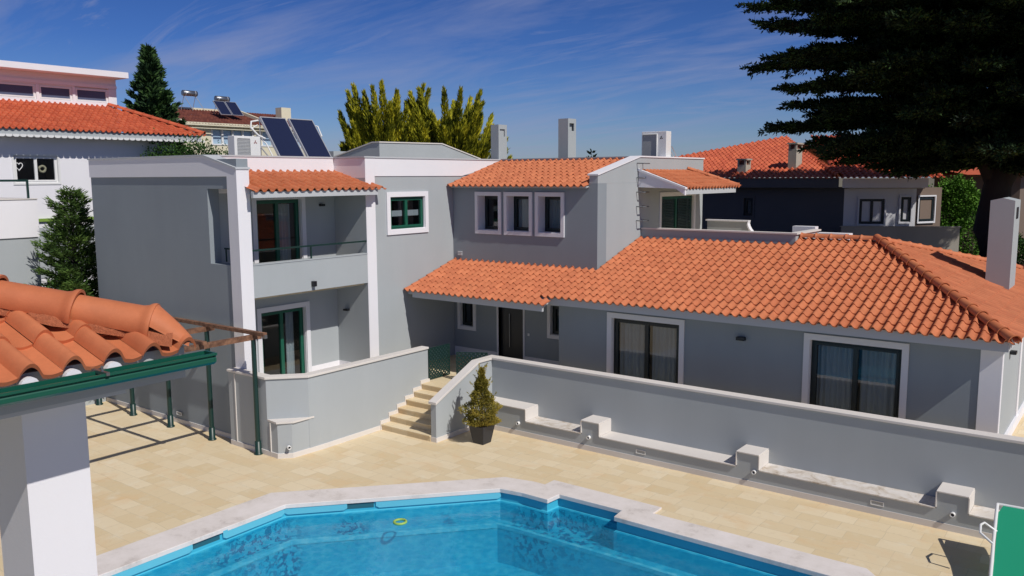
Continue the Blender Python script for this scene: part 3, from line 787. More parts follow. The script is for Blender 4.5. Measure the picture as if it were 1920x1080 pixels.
# --- right pillar + upper white band + grey wall with green window
m = MB()
m.box(-18.95, UB, 17.501, 17.88, -.1, 7.0)
m.prism([(17.881, 7.045), (21.9, 7.045), (24.2, 7.5), (24.2, 7.58), (17.881, 7.58)], 'x', -18.95, UB)
m.build('corner_pillar', 'white', H, merge=True)
m = MB(); m.box(-18.98, -18.66, 17.901, 24.25, 7.582, 7.627); m.build('parapet_coping', 'fascia', H)
m = MB(); m.wall('x', -18.96, -18.71, 17.881, 24.2, .8, 7.044, [(18.50, 20.05, 5.40, 6.41)]); m.build('stair_wall_face', 'grey', H, merge=True)
gwn = window(H, frame_mat('x', -18.71, 18.50), 1.55, 5.40, 6.41, trim=.15, proud=.045, depth=.07, fmat='gframe', name='green_window', bar=None, tmat='white', label='green framed window with white surround')
s = MB(); s.box(-18.90, -18.88, 18.6, 19.2, 5.80, 5.98); s.box(-18.90, -18.88, 19.35, 19.95, 5.80, 5.98); s.build('blind', 'curtain', H)
# --- upper floor front (y = 21.44) with three small windows
X0, X1, YF = -18.70, -13.07, 21.44
ops = [(-17.60, -16.76), (-16.41, -15.54), (-15.19, -14.35)]
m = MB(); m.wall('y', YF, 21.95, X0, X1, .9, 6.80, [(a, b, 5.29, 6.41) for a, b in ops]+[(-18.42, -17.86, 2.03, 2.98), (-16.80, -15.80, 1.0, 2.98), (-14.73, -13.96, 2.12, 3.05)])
m.build('front_wall', 'greyshade', H, merge=True)
for i, (a, b) in enumerate(ops):
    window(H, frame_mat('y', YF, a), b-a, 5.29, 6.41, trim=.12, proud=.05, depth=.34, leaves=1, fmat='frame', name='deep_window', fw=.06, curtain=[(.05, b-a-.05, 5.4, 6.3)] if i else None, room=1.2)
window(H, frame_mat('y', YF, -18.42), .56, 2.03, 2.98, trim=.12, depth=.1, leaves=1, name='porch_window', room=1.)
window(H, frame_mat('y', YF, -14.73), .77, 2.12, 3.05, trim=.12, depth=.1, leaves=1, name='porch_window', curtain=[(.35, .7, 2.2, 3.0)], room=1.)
s = MB(); s.box(-16.80, -15.80, 21.56, 21.62, 1.0, 2.98); dr = s.build('front_door', 'black', H)
s = MB(); s.tube([(-16.42, 21.53, 1.5), (-16.42, 21.53, 2.6)], .015, 8); s.build('door_handle', 'steel', dr)
s = MB(); s.box(-16.87, -16.80, 21.42, 21.56, 1.0, 3.0); s.box(-15.80, -15.74, 21.42, 21.56, 1.0, 3.0); s.build('door_surround', 'trim', dr)
s = MB(); s.box(-18.69, -16.88, 21.42, 21.439, 1.0, 1.3); s.build('porch_skirting', 'trim', H)
s = MB(); s.box(-15.73, -13.47, 21.42, 21.439, 1.0, 1.3); s.build('porch_skirting', 'trim', H)
s = MB(); s.box(-15.62, -15.55, 21.42, 21.44, 1.98, 2.06); s.build('doorbell', 'whiteplastic', H)
s = MB()
for kk in range(3): s.box(-18.50, -18.32, 21.415, 21.44, 4.42+.05*kk, 4.445+.05*kk)
s.build('wall_vent', 'whiteplastic', H)
# --- side wall of the upper floor (x = -13.07)
m = MB(); m.wall('x', -13.36, X1, YF+.511, 28.70, 3.5, 6.80, [(25.36, 28.0, 4.5, 6.42)]); m.build('side_wall', 'grey', H, merge=True)
m = MB(); m.prism([(YF+.002, 6.802), (28.70, 6.802), (28.70, 7.60), (23.97, 7.60), (YF+.002, 7.03)], 'x', -13.36, X1); m.build('gable_parapet', 'grey', H, merge=True)
m = MB(); m.prism([(YF-.03, 7.031), (23.97, 7.601), (28.75, 7.601), (28.75, 7.645), (23.96, 7.645), (YF-.03, 7.075)], 'x', -13.41, -13.04); m.build('parapet_coping', 'white', H, merge=True)
tw = window(H, frame_mat('x', X1, 25.47), 2.48, 4.5, 6.34, trim=.13, proud=.03, depth=.08, fmat='gframe', leaves=2, name='terrace_door', door=True, room=1.)
s = MB()
for a, b in ((25.62, 26.55), (26.80, 27.85)):
    z = 4.66
    while z < 6.2: s.box(-13.145, -13.115, a, b, z, z+.035); z += .055
s.build('shutter_slats', 'dgreen', tw)
# --- volumes that close the house (walls and flat roofs out of sight)
m = MB()
m.box(-26.17, -25.9, 13.46, 27, -.2, 7.56); m.box(-26.17, -18.7, 26.8, 27, -.2, 7.5); m.box(-25.9, -20.35, 13.46, 26.8, 6.9, 7.0)
m.box(-20.35, -18.98, 17.9, 26.8, 6.9, 7.0); m.box(-18.9, -13.4, 24.21, 30.2, 6.95, 7.02); m.box(-18.98, -14.6, 30.2, 30.4, .9, 7.0)
m.box(-25.9, -20.35, 13.46, 26.8, 3.85, 3.95); m.box(-18.65, -13.4, 22.0, 30, 3.7, 3.8)
m.build('flat_roof', 'concrete', H)
# stair tower on the roof
m = MB(); m.prism([(20.35, 7.0), (25.7, 7.0), (25.7, 7.68), (23.5, 8.20), (20.35, 8.17)], 'x', -21.3, -21.0)
m.prism([(-23.2, 7.0), (-21.301, 7.0), (-21.301, 8.17), (-23.2, 7.72)], 'y', 20.35, 20.6)
m.build('stair_tower', 'grey', H, merge=True)
m = MB(); m.prism([(20.32, 8.171), (23.5, 8.201), (25.72, 7.681), (25.72, 7.72), (23.5, 8.24), (20.32, 8.21)], 'x', -21.33, -20.97)
m.prism([(-23.25, 7.72), (-21.331, 8.171), (-21.331, 8.21), (-23.25, 7.76)], 'y', 20.32, 20.63); m.build('parapet_coping', 'stone', H, merge=True)
s = MB(); s.box(-24.2, -23.6, 20.6, 21.2, 7.0, 7.95); s.build('roof_vent', 'grey', H)
m = MB(); m.box(-18.66, -13.38, 24.02, 24.2, 7.0, 7.60); m.box(-18.66, -13.42, 24.0, 24.22, 7.601, 7.635); m.build('roof_parapet', 'grey', H)
def chimney(name, x0, x1, y0, y1, z0, z1, mat='grey', parent=None, holeside='x', wh=.3):
    s = MB(); s.wall('x', x1-.03, x1, y0, y1, z0, z1, [((y0+y1)/2-wh/2-.02, (y0+y1)/2+wh/2-.02, z1-.42, z1-.16)])
    s.box(x0, x1-.03, y0, y0+.04, z0, z1); s.box(x0, x1-.03, y1-.04, y1, z0, z1); s.box(x0, x0+.04, y0+.04, y1-.04, z0, z1)
    s.box(x0+.04, x1-.03, y0+.04, y1-.04, z1-.04, z1); s.box(x0+.04, x0+.30, y0+.04, y1-.04, z1-.6, z1-.04)
    return s.build(name, mat, parent, merge=True)
chimney('chimney', -19.30, -18.95, 24.26, 24.75, 7.0, 8.87, 'grey', H)
chimney('chimney', -16.87, -16.46, 25.0, 25.51, 7.0, 9.01, 'grey', H)

# --- balcony canopy roof
sl = math.hypot(1.78, .53)
S_ = Vector((-1.78, 0, .50)).normalized()
rf = tile_roof((-18.27, 13.16, 6.66), (0, 1, 0), S_, 4.55, 1.85, pitch=.252, lift=.022).build('balcony_canopy_roof', 'tile', H, clip=[((0, 13.30, 0), (0, -1, 0)), ((-20.04, 0, 0), (-1, 0, 0))])
s = MB(); s.box(-18.42, -18.33, 13.30, 17.66, 6.50, 6.665); s.build('fascia', 'fascia', rf)
s = MB(); s.prism([(-18.42, 6.50), (-18.42, 6.63), (-20.04, 7.08), (-20.04, 6.9)], 'y', 13.46, 17.49); s.build('soffit', 'grey', rf, merge=True)
# --- upper front roof
S_ = Vector((0, 2.65, .76)).normalized()
rf = tile_roof((-18.69, 21.14, 6.69), (1, 0, 0), S_, 5.7, 3.0, pitch=.235).build('upper_roof', 'tile', H, clip=[((-13.36, 0, 0), (1, 0, 0)), ((0, 24.01, 0), (0, 1, 0))])
s = MB(); s.box(-18.67, -13.37, 21.30, 21.43, 6.66, 6.72); s.prism([(21.3, 6.66), (24.0, 7.43), (24.0, 7.3), (21.9, 6.66)], 'x', -18.67, -13.37); s.build('roof_underside', 'fascia', rf, merge=True)

# --- single-storey wing: porch + main roof (one plane: z = 3.53 + .318 (y-19.008), tile crests)
sp = .318; S_ = Vector((0, 1, sp)).normalized(); XJ = -18.684+.235*21
def zr(y): return 3.53+sp*(y-19.008)-.075
mp_ = tile_roof((-18.684, 18.99, zr(18.99)), (1, 0, 0), S_, .235*21-.01, 2.7); ex_ = tile_roof((XJ, 18.99, zr(18.99)), (1, 0, 0), S_, .42, .30); mp_.add(ex_.v, ex_.f); mp_.sm[-len(ex_.f):] = ex_.sm
rp = mp_.build('porch_roof', 'tile', H, clip=[((0, 21.43, 0), (0, 1, 0))])
s = MB(); s.box(-18.40, -13.42, 19.10, 19.17, zr(19.1)-.22, zr(19.1)-.02); s.prism([(19.17, zr(19.17)-.16), (19.17, zr(19.17)-.04), (21.43, zr(21.43)-.06), (21.43, zr(21.43)-.18)], 'x', -18.68, -13.47); s.build('fascia', 'fascia', rp, merge=True)
E0, APX = Vector((-2.02, 19.44, zr(19.44))), Vector((-6.0, 24.5, zr(24.5)))
hipdir = (APX-E0); hn = hipdir.cross(Vector((0, 0, 1))).normalized()   # horizontal normal, +x side
if hn.x < 0: hn = -hn
s1 = tile_roof((XJ, 19.45, zr(19.45)), (1, 0, 0), S_, 12.0, 5.35)
rm = s1.build('main_roof', 'tile', H, clip=[(tuple(E0), tuple(hn)), ((0, 24.5, 0), (0, 1, 0)), ])
# trim the part that would run into the upper floor: done with a second sheet boundary
bm = bmesh.new(); bm.from_mesh(rm.data); off = WL[rm.name]
dl = [f for f in bm.faces if (f.calc_center_median()+off).x < -13.06 and (f.calc_center_median()+off).y > 21.44]
dl += [f for f in bm.faces if (f.calc_center_median()+off).x < -8.1 and (f.calc_center_median()+off).y > 24.1]
bmesh.ops.delete(bm, geom=list(set(dl)), context='FACES'); bm.to_mesh(rm.data); bm.free()
# right-hand slope
sr = .395; SR = Vector((-1, 0, sr)).normalized()
r2 = tile_roof((-1.98, 19.3, APX.z-sr*4.02), (0, 1, 0), SR, 13.6, 4.5, lift=.02)
hn2 = -hn
bk = Vector((-1.95, 32.4, APX.z-sr*4.0)); bn = (bk-APX).cross(Vector((0, 0, 1))).normalized()
if bn.y < 0: bn = -bn
r2o = r2.build('side_slope', 'tile', rm, clip=[(tuple(E0), tuple(hn2)), (tuple(bk), tuple(bn))])
m = MB(); m.add([tuple(APX+Vector((0, 0, -.03))), (bk.x, bk.y, bk.z-.03), (-8.1, 32.4, bk.z-.03), (-8.1, 24.5, APX.z-.03)], [(0, 1, 2), (0, 2, 3)]); m.build('back_slope', 'tile', rm)
ridge_tiles((-8.05, 24.45, APX.z+.05), APX+Vector((0, 0, .05)), .10, .42).build('ridge_tiles', 'ridge', rm)
ridge_tiles(E0+Vector((-.02, .02, .07)), APX+Vector((0, 0, .09)), .115, .42).build('hip_tiles', 'ridge', rm)
ridge_tiles(bk+Vector((0, 0, .05)), APX+Vector((0, 0, .06)), .10, .42).build('hip_tiles', 'ridge', rm)
s = MB(); s.box(-13.80, -2.15, 19.56, 19.64, zr(19.56)-.225, zr(19.56)-.015); s.box(-2.22, -2.15, 19.64, 31, zr(19.56)-.225, zr(19.56)-.015)
s.prism([(19.64, zr(19.6)-.20), (19.64, zr(19.6)-.04), (20.02, zr(20.02)-.04), (20.02, zr(19.6)-.20)], 'x', -13.80, -2.22)
s.box(-13.80, -13.46, 20.02, 21.40, 3.3, 3.40); s.build('fascia', 'fascia', rm, merge=True)
chm = thing  # (alias unused)
s = MB()
s.prism([(-3.42, 3.4), (-2.86, 3.4), (-2.86, 6.33), (-3.14, 6.40), (-3.42, 6.33)], 'y', 25.2, 26.3)
wc = s.build('chimney', 'grey', rm, merge=True)
s = MB(); s.box(-2.859, -2.85, 25.55, 25.95, 5.85, 6.15); s.build('smoke_opening', 'black', wc)
# wing walls
m = MB(); m.wall('y', 20.0, 20.25, -13.46, -2.31, .8, 3.60, [(-11.70, -9.66, 1.0, 3.15), (-6.28, -4.24, 1.0, 3.15)]); m.build('wing_front_wall', 'greyshade', H, merge=True)
m = MB(); m.box(-13.46, -13.2, 20.25, 21.43, .8, 3.5); m.build('wing_end_wall', 'greyshade', H)
m = MB(); m.box(-2.70, -2.29, 19.972, 20.0, .9, 3.47); m.box(-2.31, -2.285, 20.001, 20.16, .9, 3.47); m.build('corner_band', 'white', H)
m = MB(); m.wall('x', -2.56, -2.31, 20.251, 31, .8, 3.60); m.box(-13.2, -2.6, 30.8, 31, .8, 3.5); m.build('wing_side_wall', 'grey', H)
m = MB(); m.box(-2.309, -2.285, 23.1, 23.4, 1.0, 3.4); m.box(-2.309, -2.25, 20.17, 31, .9, 1.22); m.build('side_skirting', 'white', H)
m = MB(); m.box(-13.0, -8.1, 24.2, 32, 4.3, 4.45); m.build('roof_terrace_floor', 'pave', H)
m = MB(); m.box(-13.06, -8.10, 24.10, 24.25, 4.4, 5.33); m.box(-8.25, -8.10, 24.251, 26.2, 4.4, 5.33); m.build('terrace_parapet', 'grey', H)
m = MB(); m.box(-13.68 if 0 else -13.04, -8.05, 24.06, 24.29, 5.331, 5.375); m.box(-8.29, -8.05, 24.291, 26.25, 5.331, 5.375); m.build('parapet_coping', 'stone', H)
m = MB(); cw = [(-13.0, 4.4), (-13.0, 5.38), (-11.5, 5.38)]
cc = [(-11.5+.55*(1-math.cos(t)), 5.38-.50*math.sin(t)) for t in [i*math.pi/2/8 for i in range(1, 9)]]
cc = [(-11.5+.6*(1-math.cos(t)), 5.38-.55*math.sin(t)) for t in [i*math.pi/2/8 for i in range(1, 9)]]
m.prism(cw+cc+[(-10.5, 4.83), (-10.5, 4.4)], 'y', 29.0, 29.15); m.build('curved_parapet', 'grey', H, merge=True)
m = MB(); top = [(-13.05, 5.38), (-11.46, 5.38)]+cc
m.prism(top+[(p[0]+.03, p[1]+.05) for p in reversed(top[1:])]+[(-13.05, 5.43)], 'y', 28.96, 29.19); m.build('curved_coping', 'white', H, merge=True)
m = MB(); m.box(-8.95, -8.25, 26.3, 26.6, 4.8, 5.44); m.build('rear_parapet', 'white', H)
m = MB(); m.box(-8.6, -7.57, 27.5, 27.9, 4.5, 5.18); m.build('rear_parapet', 'white', H)
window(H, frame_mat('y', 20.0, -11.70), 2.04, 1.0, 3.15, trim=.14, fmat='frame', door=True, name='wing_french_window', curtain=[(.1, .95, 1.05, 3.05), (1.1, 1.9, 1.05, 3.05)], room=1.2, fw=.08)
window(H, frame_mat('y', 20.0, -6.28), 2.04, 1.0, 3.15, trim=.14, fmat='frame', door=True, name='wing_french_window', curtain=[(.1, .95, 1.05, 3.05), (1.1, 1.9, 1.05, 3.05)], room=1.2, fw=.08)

# --- rungs on the upper side wall
M['rungsteel'] = plain('dull_steel', (.16, .17, .18), .5, .3)
ld = thing('wall_ladder', 'grey steel rungs fixed up the upper side wall of the house', 'ladder', (-13.07, 24, 4.8))
for z in (7.41, 6.96, 6.51, 6.055, 5.61):
    s = MB(); x = -13.06
    s.tube([(x, 23.78, z), (x+.23, 23.79, z-.01), (x+.25, 23.81, z-.01), (x+.25, 24.13, z-.01), (x+.23, 24.15, z-.01), (x, 24.16, z)], .019, 6)
    s.build('rung', 'rungsteel', ld)

# --- wall lamps
def lamp(loc, nrm, label, size=(.17, .10, .07)):
    r = thing('wall_lamp', label, 'wall lamp', loc, 'small dark wall lamps on the house')
    x, y, z = loc; w_, d_2, h_ = size
    b = MB()
    if nrm == 'x': b.box(x, x+d_2, y-w_/2, y+w_/2, z-h_/2, z+h_/2)
    else: b.box(x-w_/2, x+w_/2, y-d_2, y, z-h_/2, z+h_/2)
    b.build('lamp_body', 'black', r, bevel=.008)
    b = MB()
    if nrm == 'x': b.box(x+.02, x+d_2-.02, y-w_/2+.02, y+w_/2-.02, z-h_/2-.006, z-h_/2)
    else: b.box(x-w_/2+.02, x+w_/2-.02, y-d_2+.02, y-.02, z-h_/2-.006, z-h_/2)
    b.build('diffuser', 'curtain', r)
lamp((-20.08, 16.97, 6.19), 'x', 'dark wall lamp inside the upper balcony beside its door')
lamp((UB, 15.40, 4.06), 'x', 'dark spot lamp on the face of the balcony parapet', (.11, .12, .15))
lamp((-7.97, 20.0, 2.98), 'y', 'dark wall lamp between the two wing french windows', (.22, .12, .09))
lamp((-19.62, 17.50, 2.97), 'y', 'wall lamp casting a shadow in the lower balcony recess', (.18, .12, .06))
lamp((-18.71, 20.56, 3.08), 'x', 'dark wall lamp in the shade under the porch roof', (.22, .12, .08))
lamp((-2.309, 21.3, 3.1), 'x', 'dark wall lamp on the sunlit end wall right of the wing', (.2, .13, .07))

# --- solar collectors and condenser units on the flat roof
sc = thing('solar_collector', 'pair of tilted dark blue solar panels on the house roof', 'solar panels', (-23, 18, 7))
def tilted(y0, y1, parent, xb=-22.05, zb=7.35, xt=-23.2, zt=8.93, skew=.10, name='panel', th=.07, fr=.035):
    a = Vector((xb, y0-skew, zb)); b = Vector((xb, y1-skew, zb)); t = Vector((xt, y0, zt)); u = Vector((xt, y1, zt))
    a = Vector((xb, y0, zb)); b = Vector((xb, y1, zb))
    S = (t-a); L = S.length; S.normalize(); A = Vector((0, 1, 0)); Nn = A.cross(S); Nn = Nn if Nn.z > 0 else -Nn
    M4 = Matrix(((A.x, S.x, Nn.x, a.x), (A.y, S.y, Nn.y, a.y), (A.z, S.z, Nn.z, a.z), (0, 0, 0, 1)))
    w_ = y1-y0
    p = MB(M4); p.box(fr, w_-fr, fr, L-fr, 0, th-.012); po = p.build(name, 'solar', parent)
    p = MB(M4); p.box(0, w_, 0, fr, -.01, th); p.box(0, w_, L-fr, L, -.01, th); p.box(0, fr, fr, L-fr, -.01, th); p.box(w_-fr, w_, fr, L-fr, -.01, th); p.build('panel_frame', 'pvframe', po)
tilted(17.17, 18.18, sc); tilted(18.30, 19.31, sc)
s = MB()
for y in (17.2, 19.28): s.tube([(-22.1, y, 7.0), (-22.1, y, 7.4)], .02, 6); s.tube([(-23.2, y, 7.0), (-23.2, y, 8.85)], .02, 6); s.tube([(-22.1, y, 7.1), (-23.2, y, 8.0)], .02, 6)
s.build('support', 'pvframe', sc)
s = MB(); s.tube([(-23.25, 17.2, 8.85), (-23.3, 16.95, 8.8), (-23.2, 16.85, 8.6), (-22.95, 16.95, 8.35), (-22.8, 17.1, 8.25)], .03, 8)
s.tube([(-23.25, 17.15, 8.7), (-23.25, 16.95, 8.6), (-23.1, 16.95, 8.4), (-22.8, 17.12, 8.1), (-22.4, 17.1, 7.6)], .022, 8)
s.build('pipework', 'whiteplastic', sc); s = MB()
s.tube([(-23.25, 19.3, 8.8), (-23.1, 19.5, 8.75), (-22.9, 19.5, 8.4)], .025, 8); s.build('pipework', 'whiteplastic', sc)

def logo(mb, T, c, r):
    for k in range(3):
        a = math.radians(90+120*k); d = Vector((math.cos(a), math.sin(a))); p = Vector((-d.y, d.x))
        # a rhombus from the centre outwards
        q = [Vector((0, 0)), d*r*.5+p*r*.29, d*r, d*r*.5-p*r*.29]
        mb.add([tuple(T @ Vector((c[0]+v.x, .004, c[1]+v.y))) for v in q], [(0, 1, 2, 3)])

def condenser(name, label, T, w_, h_, d_, loc, grille):
    r = thing(name, label, 'air conditioner', loc, 'air conditioning units on the house roof')
    b = MB(T); b.box(0, w_, -d_, 0, 0, h_); b.build('casing', 'whiteplastic' if grille == 'lit' else 'whiteplastic', r, bevel=.015)
    x0, x1 = w_*.10, w_*.60
    g_ = MB(T)
    if grille == 'lit':
        z = .06
        while z < h_-.08: g_.box(x0, x1, 0.001, .014, z, z+.022); z += .042
        g_.build('grille', 'greyplastic', r)
        g_ = MB(T); g_.tube([(x1-.01, .02, .05), (x1-.01, .02, h_-.06), (x0+.02, .02, h_-.06)], .01, 6); g_.build('grille_guard', 'whiteplastic', r)
    else:
        g_.box(.04, w_*.63, .001, .008, .03, h_-.1); g_.build('grille', 'greyplastic', r)
        g_ = MB(T); g_.tube([(.04, .03, h_-.09), (w_*.64, .03, h_-.09), (w_*.64, .03, .0)], .018, 6); g_.build('grille_guard', 'whiteplastic', r)
    lg = MB(); logo(lg, T, (w_*.80, h_*.78), .07); lg.build('logo', 'logo' if grille == 'lit' else 'black', r)
    return r
T1 = Matrix(((0, 1, 0, -21.6), (1, 0, 0, 15.10), (0, 0, 1, 7.45), (0, 0, 0, 1)))
ac = condenser('condenser_unit', 'white air conditioning unit beside the solar panels on the roof', T1, .91, .79, .33, (-21.8, 15.5, 7), 'lit')
s = MB(); s.box(-21.9, -21.65, 15.15, 15.2, 7.0, 7.45); s.box(-21.9, -21.65, 15.9, 15.95, 7.0, 7.45); s.build('foot', 'steel', ac)
T2 = Matrix(((1, 0, 0, -14.12), (0, -1, 0, 26.0), (0, 0, 1, 7.5), (0, 0, 0, 1)))
ac = condenser('condenser_unit', 'air conditioning unit with its grey back above the upper side wall', T2, .93, 1.0, .36, (-13.7, 26.2, 7), 'shade')
s = MB(); s.box(-14.1, -13.95, 26.02, 26.3, 7.0, 7.5); s.box(-13.4, -13.25, 26.02, 26.3, 7.0, 7.5)
s.tube([(-13.2, 26.42, 8.0), (-13.2, 26.95, 7.55), (-13.2, 26.95, 7.0)], .02, 6); s.tube([(-13.2, 26.40, 7.8), (-13.2, 26.75, 7.5), (-13.2, 26.75, 7.0)], .02, 6); s.build('foot', 'pvframe', ac)

# --- small tiled canopy over the terrace door
S_ = Vector((-1.62, 0, .56)).normalized()
rt = tile_roof((-11.45, 23.4, 6.60), (0, 1, 0), S_, 4.9, 2.2).build('terrace_canopy_roof', 'tile', H, clip=[((0, 23.93, 0), (0, -1, 0)), ((-13.05, 0, 0), (-1, 0, 0)), ((-11.45, 28.2, 6.6), Vector((.45, 1, 0)).normalized())])
s = MB(); s.prism([(-13.05, 7.16), (-11.45, 6.60), (-11.45, 6.42), (-11.75, 6.62), (-13.05, 6.66)], 'y', 23.86, 23.95); s.build('gable_board', 'white', rt, merge=True)
s = MB(); s.prism([(-13.06, 7.17), (-11.42, 6.60), (-11.42, 6.66), (-13.06, 7.24)], 'y', 23.82, 23.97); s.build('verge_board', 'white', rt, merge=True)
s = MB(); s.box(-11.56, -11.49, 23.96, 27.9, 6.44, 6.60); s.prism([(-13.05, 7.05), (-11.56, 6.5), (-11.56, 6.58), (-13.05, 7.12)], 'y', 23.96, 27.6); s.build('fascia', 'fascia', rt, merge=True)
ridge_tiles((-11.5, 28.15, 6.68), (-13.05, 27.40, 7.26), .075, .4).build('ridge_tiles', 'ridge', rt)

# ================================================================== PERGOLA
pg = thing('pergola', 'pergola of brown beams on dark green posts against the house side wall', 'pergola', (-20.8, 11, 0))
for x in (-17.82, -19.84, -21.86, -23.87, -25.88):
    s = MB(); s.tube([(x, 12.74, .0), (x, 12.74, 2.98)], .062, 14); p = s.build('post', 'dgreen', pg)
    s = MB(); s.tube([(x, 12.74, 0), (x, 12.74, .03), (x, 12.74, .04), (x, 12.74, .34), (x, 12.74, .35)], [.11, .11, .082, .082, .064], 14); s.build('post_foot', 'dgreen', p)
    s = MB(); s.box(x-.05, x+.05, 8.7, 12.95, 2.98, 3.11); s.build('cross_beam', 'wood', pg)
s = MB(); s.box(-26.3, -17.34, 12.68, 12.80, 3.112, 3.20); s.build('purlin', 'wood', pg)
s = MB(); s.box(-26.3, -17.6, 11.18, 11.29, 3.112, 3.19); s.build('purlin', 'wood', pg)
s = MB(); s.box(-17.40, -17.30, 12.70, 12.78, 3.06, 3.15); s.build('beam_end_bracket', 'steel', pg)

# low end wall with lattice
lw = thing('end_wall', 'low grey wall closing the far end of the terrace under the pergola', 'wall', (-26.2, 11, 0))
m = MB(); m.box(-26.4, -26.1, 4, 13.06, -.1, .38); m.build('wall_body', 'grey', lw)
m = MB(); m.box(-26.45, -26.06, 4, 13.06, .381, .41); m.build('coping', 'stone', lw)
lattice('lattice_fence', 'green lattice fence panel on the low end wall beyond the pergola', Matrix(((0, 1, 0, -26.25), (1, 0, 0, 10.0), (0, 0, 1, 0), (0, 0, 0, 1))), 2.95, .42, 1.35)
s = MB(); s.box(-26.3, -26.2, 12.96, 13.05, .411, 1.5); tag(s.build('fence_post', 'dgreen'), 'green post at the end of the lattice fence against the house', 'post')

# ================================================================== POTTED CONIFER
def leafcloud(name, pts, dirs, L, W, mat, parent=None, label=None, curl=.0):
    "bulk leaf faces: pts (n,3), dirs (n,3) unit, L,W arrays"
    n = len(pts); pts = np.asarray(pts, float); dirs = np.asarray(dirs, float)
    dirs /= np.linalg.norm(dirs, axis=1)[:, None]+1e-9
    r = nr.normal(size=(n, 3)); sd_ = np.cross(dirs, r); sd_ /= np.linalg.norm(sd_, axis=1)[:, None]+1e-9
    L = np.broadcast_to(L, (n,))[:, None]; W = np.broadcast_to(W, (n,))[:, None]
    v = np.empty((n, 4, 3), np.float32)
    v[:, 0] = pts; v[:, 1] = pts+dirs*L*.45+sd_*W*.5; v[:, 2] = pts+dirs*L; v[:, 3] = pts+dirs*L*.45-sd_*W*.5
    me = bpy.data.meshes.new(name); me.vertices.add(n*4); me.vertices.foreach_set('co', v.ravel())
    me.loops.add(n*4); me.loops.foreach_set('vertex_index', np.arange(n*4, dtype=np.int32))
    me.polygons.add(n); me.polygons.foreach_set('loop_start', np.arange(0, n*4, 4, dtype=np.int32)); me.polygons.foreach_set('loop_total', np.full(n, 4, np.int32))
    me.update(calc_edges=True)
    return finish(name, me, mat, parent, label)

pp = thing('potted_shrub', 'bronze leaved conifer in a square black pot by the steps', 'potted plant', (-13.78, 16.88, 0))
s = MB(); bx, by = -13.80, 16.86
def taper(mb, cx, cy, z0, z1, h0, h1, rot=0):
    vs = []
    for z, h in ((z0, h0), (z1, h1)):
        for sx_, sy_ in ((-1, -1), (1, -1), (1, 1), (-1, 1)): vs.append((cx+sx_*h, cy+sy_*h, z))
    mb.add(vs, [(0, 3, 2, 1), (4, 5, 6, 7), (0, 1, 5, 4), (1, 2, 6, 5), (2, 3, 7, 6), (3, 0, 4, 7)])
taper(s, bx, by, 0, .50, .17, .255); s.build('pot', 'pot', pp, bevel=.01)
s = MB(); s.box(bx-.24, bx+.24, by-.24, by+.24, .49, .506); s.build('soil', 'soil', pp)
s = MB(); s.tube([(bx, by, .5), (bx, by, 1.2), (bx+.02, by, 2.1)], [.035, .02, .005], 8); s.build('stem', 'bark', pp)
n = 13000; t = nr.random(n)**1.35
prof = np.interp(t, [0, .08, .2, .38, .5, .62, .8, 1], [.22, .38, .44, .34, .21, .17, .09, .01])
lump = 1+.22*np.sin(9*t*3+nr.random(n)*.5)
ang = nr.random(n)*2*np.pi; rr = 1.08*prof*lump*(.35+.65*nr.random(n)**.45)*(1+.18*np.sin(ang*3+t*14))
pts = np.stack([bx+rr*np.cos(ang), by+rr*np.sin(ang), .50+t*1.5], 1)
dr_ = np.stack([np.cos(ang)*.8, np.sin(ang)*.8, np.full(n, .8)], 1)+nr.normal(size=(n, 3))*.45
leafcloud('foliage', pts, dr_, .045+.03*nr.random(n), .022, 'potleaf', pp)
pts = []; dd = []
for k_ in range(16):
    a = nr.random()*6.28; h = nr.uniform(.9, 2.0); base = np.array([bx, by, h]); d = np.array([math.cos(a), math.sin(a), 1.1]); d /= np.linalg.norm(d)
    Ln = .16+.10*nr.random()+float(np.interp(h, [.9, 2.0], [.34, .04]))
    for q in range(60):
        t_ = nr.random(); pts.append(base+d*Ln*t_+nr.normal(size=3)*.022*(1.2-t_)); dd.append(d+nr.normal(size=3)*.6)
leafcloud('foliage_tips', pts, dd, .05, .02, 'potleaf', pp)

# ================================================================== SUN LOUNGER (stood on end at the right edge)
lo = thing('sun_lounger', 'green sling sun lounger with white plastic frame at the right edge', 'sun lounger', (-1.3, 16.6, 0))
# ================================================================== NEAR ROOF (pool house)
NHs = thing('pool_house', 'near building corner with orange tiled roof, green gutter and white pillar', 'building', (-7, 0, 0))
kS = .32; S_ = Vector((-1, 0, kS)).normalized()
EC = Vector((-4.78, 3.02, 5.90))
hipn = Vector((-1, -1, 0)).cross(Vector((0, 0, 1))).normalized()
if hipn.y < 0: hipn = -hipn
nrf = tile_roof((-4.80, -2.06, 5.925), (0, 1, 0), S_, 5.3, 4.2, ns=20, th=.014, hs=1.05, lift=.02, jit=.6).build('tiled_roof', 'tile', NHs, clip=[(tuple(EC), tuple(hipn)), ((0, 2.995, 0), (0, 1, 0))])
m = MB(); m.prism([(-4.9, 5.86), (-9.0, 5.86+kS*4.1), (-9.0, 5.80), (-4.95, 5.80)], 'y', -2, 2.4)
m.build('roof_deck', 'fascia', nrf, merge=True)
m = MB(); m.add([(-4.85, 3.0, 5.90), (-9.0, 3.0, 5.90), (-7.5, .3, 6.66), ], [(0, 1, 2)]); m.add([(-4.87, 2.9, 5.88), (-9, 2.9, 5.88), (-9, 2.9, 5.80), (-4.87, 2.9, 5.80)], [(0, 1, 2, 3)]); m.build('far_slope', 'tile', nrf)
ridge_tiles(EC+Vector((-.20, -.20, .185)), EC+Vector((-4, -4, kS*4+.125)), .112, .47, 22, wrap=.42).build('hip_tiles', 'ridge', nrf)
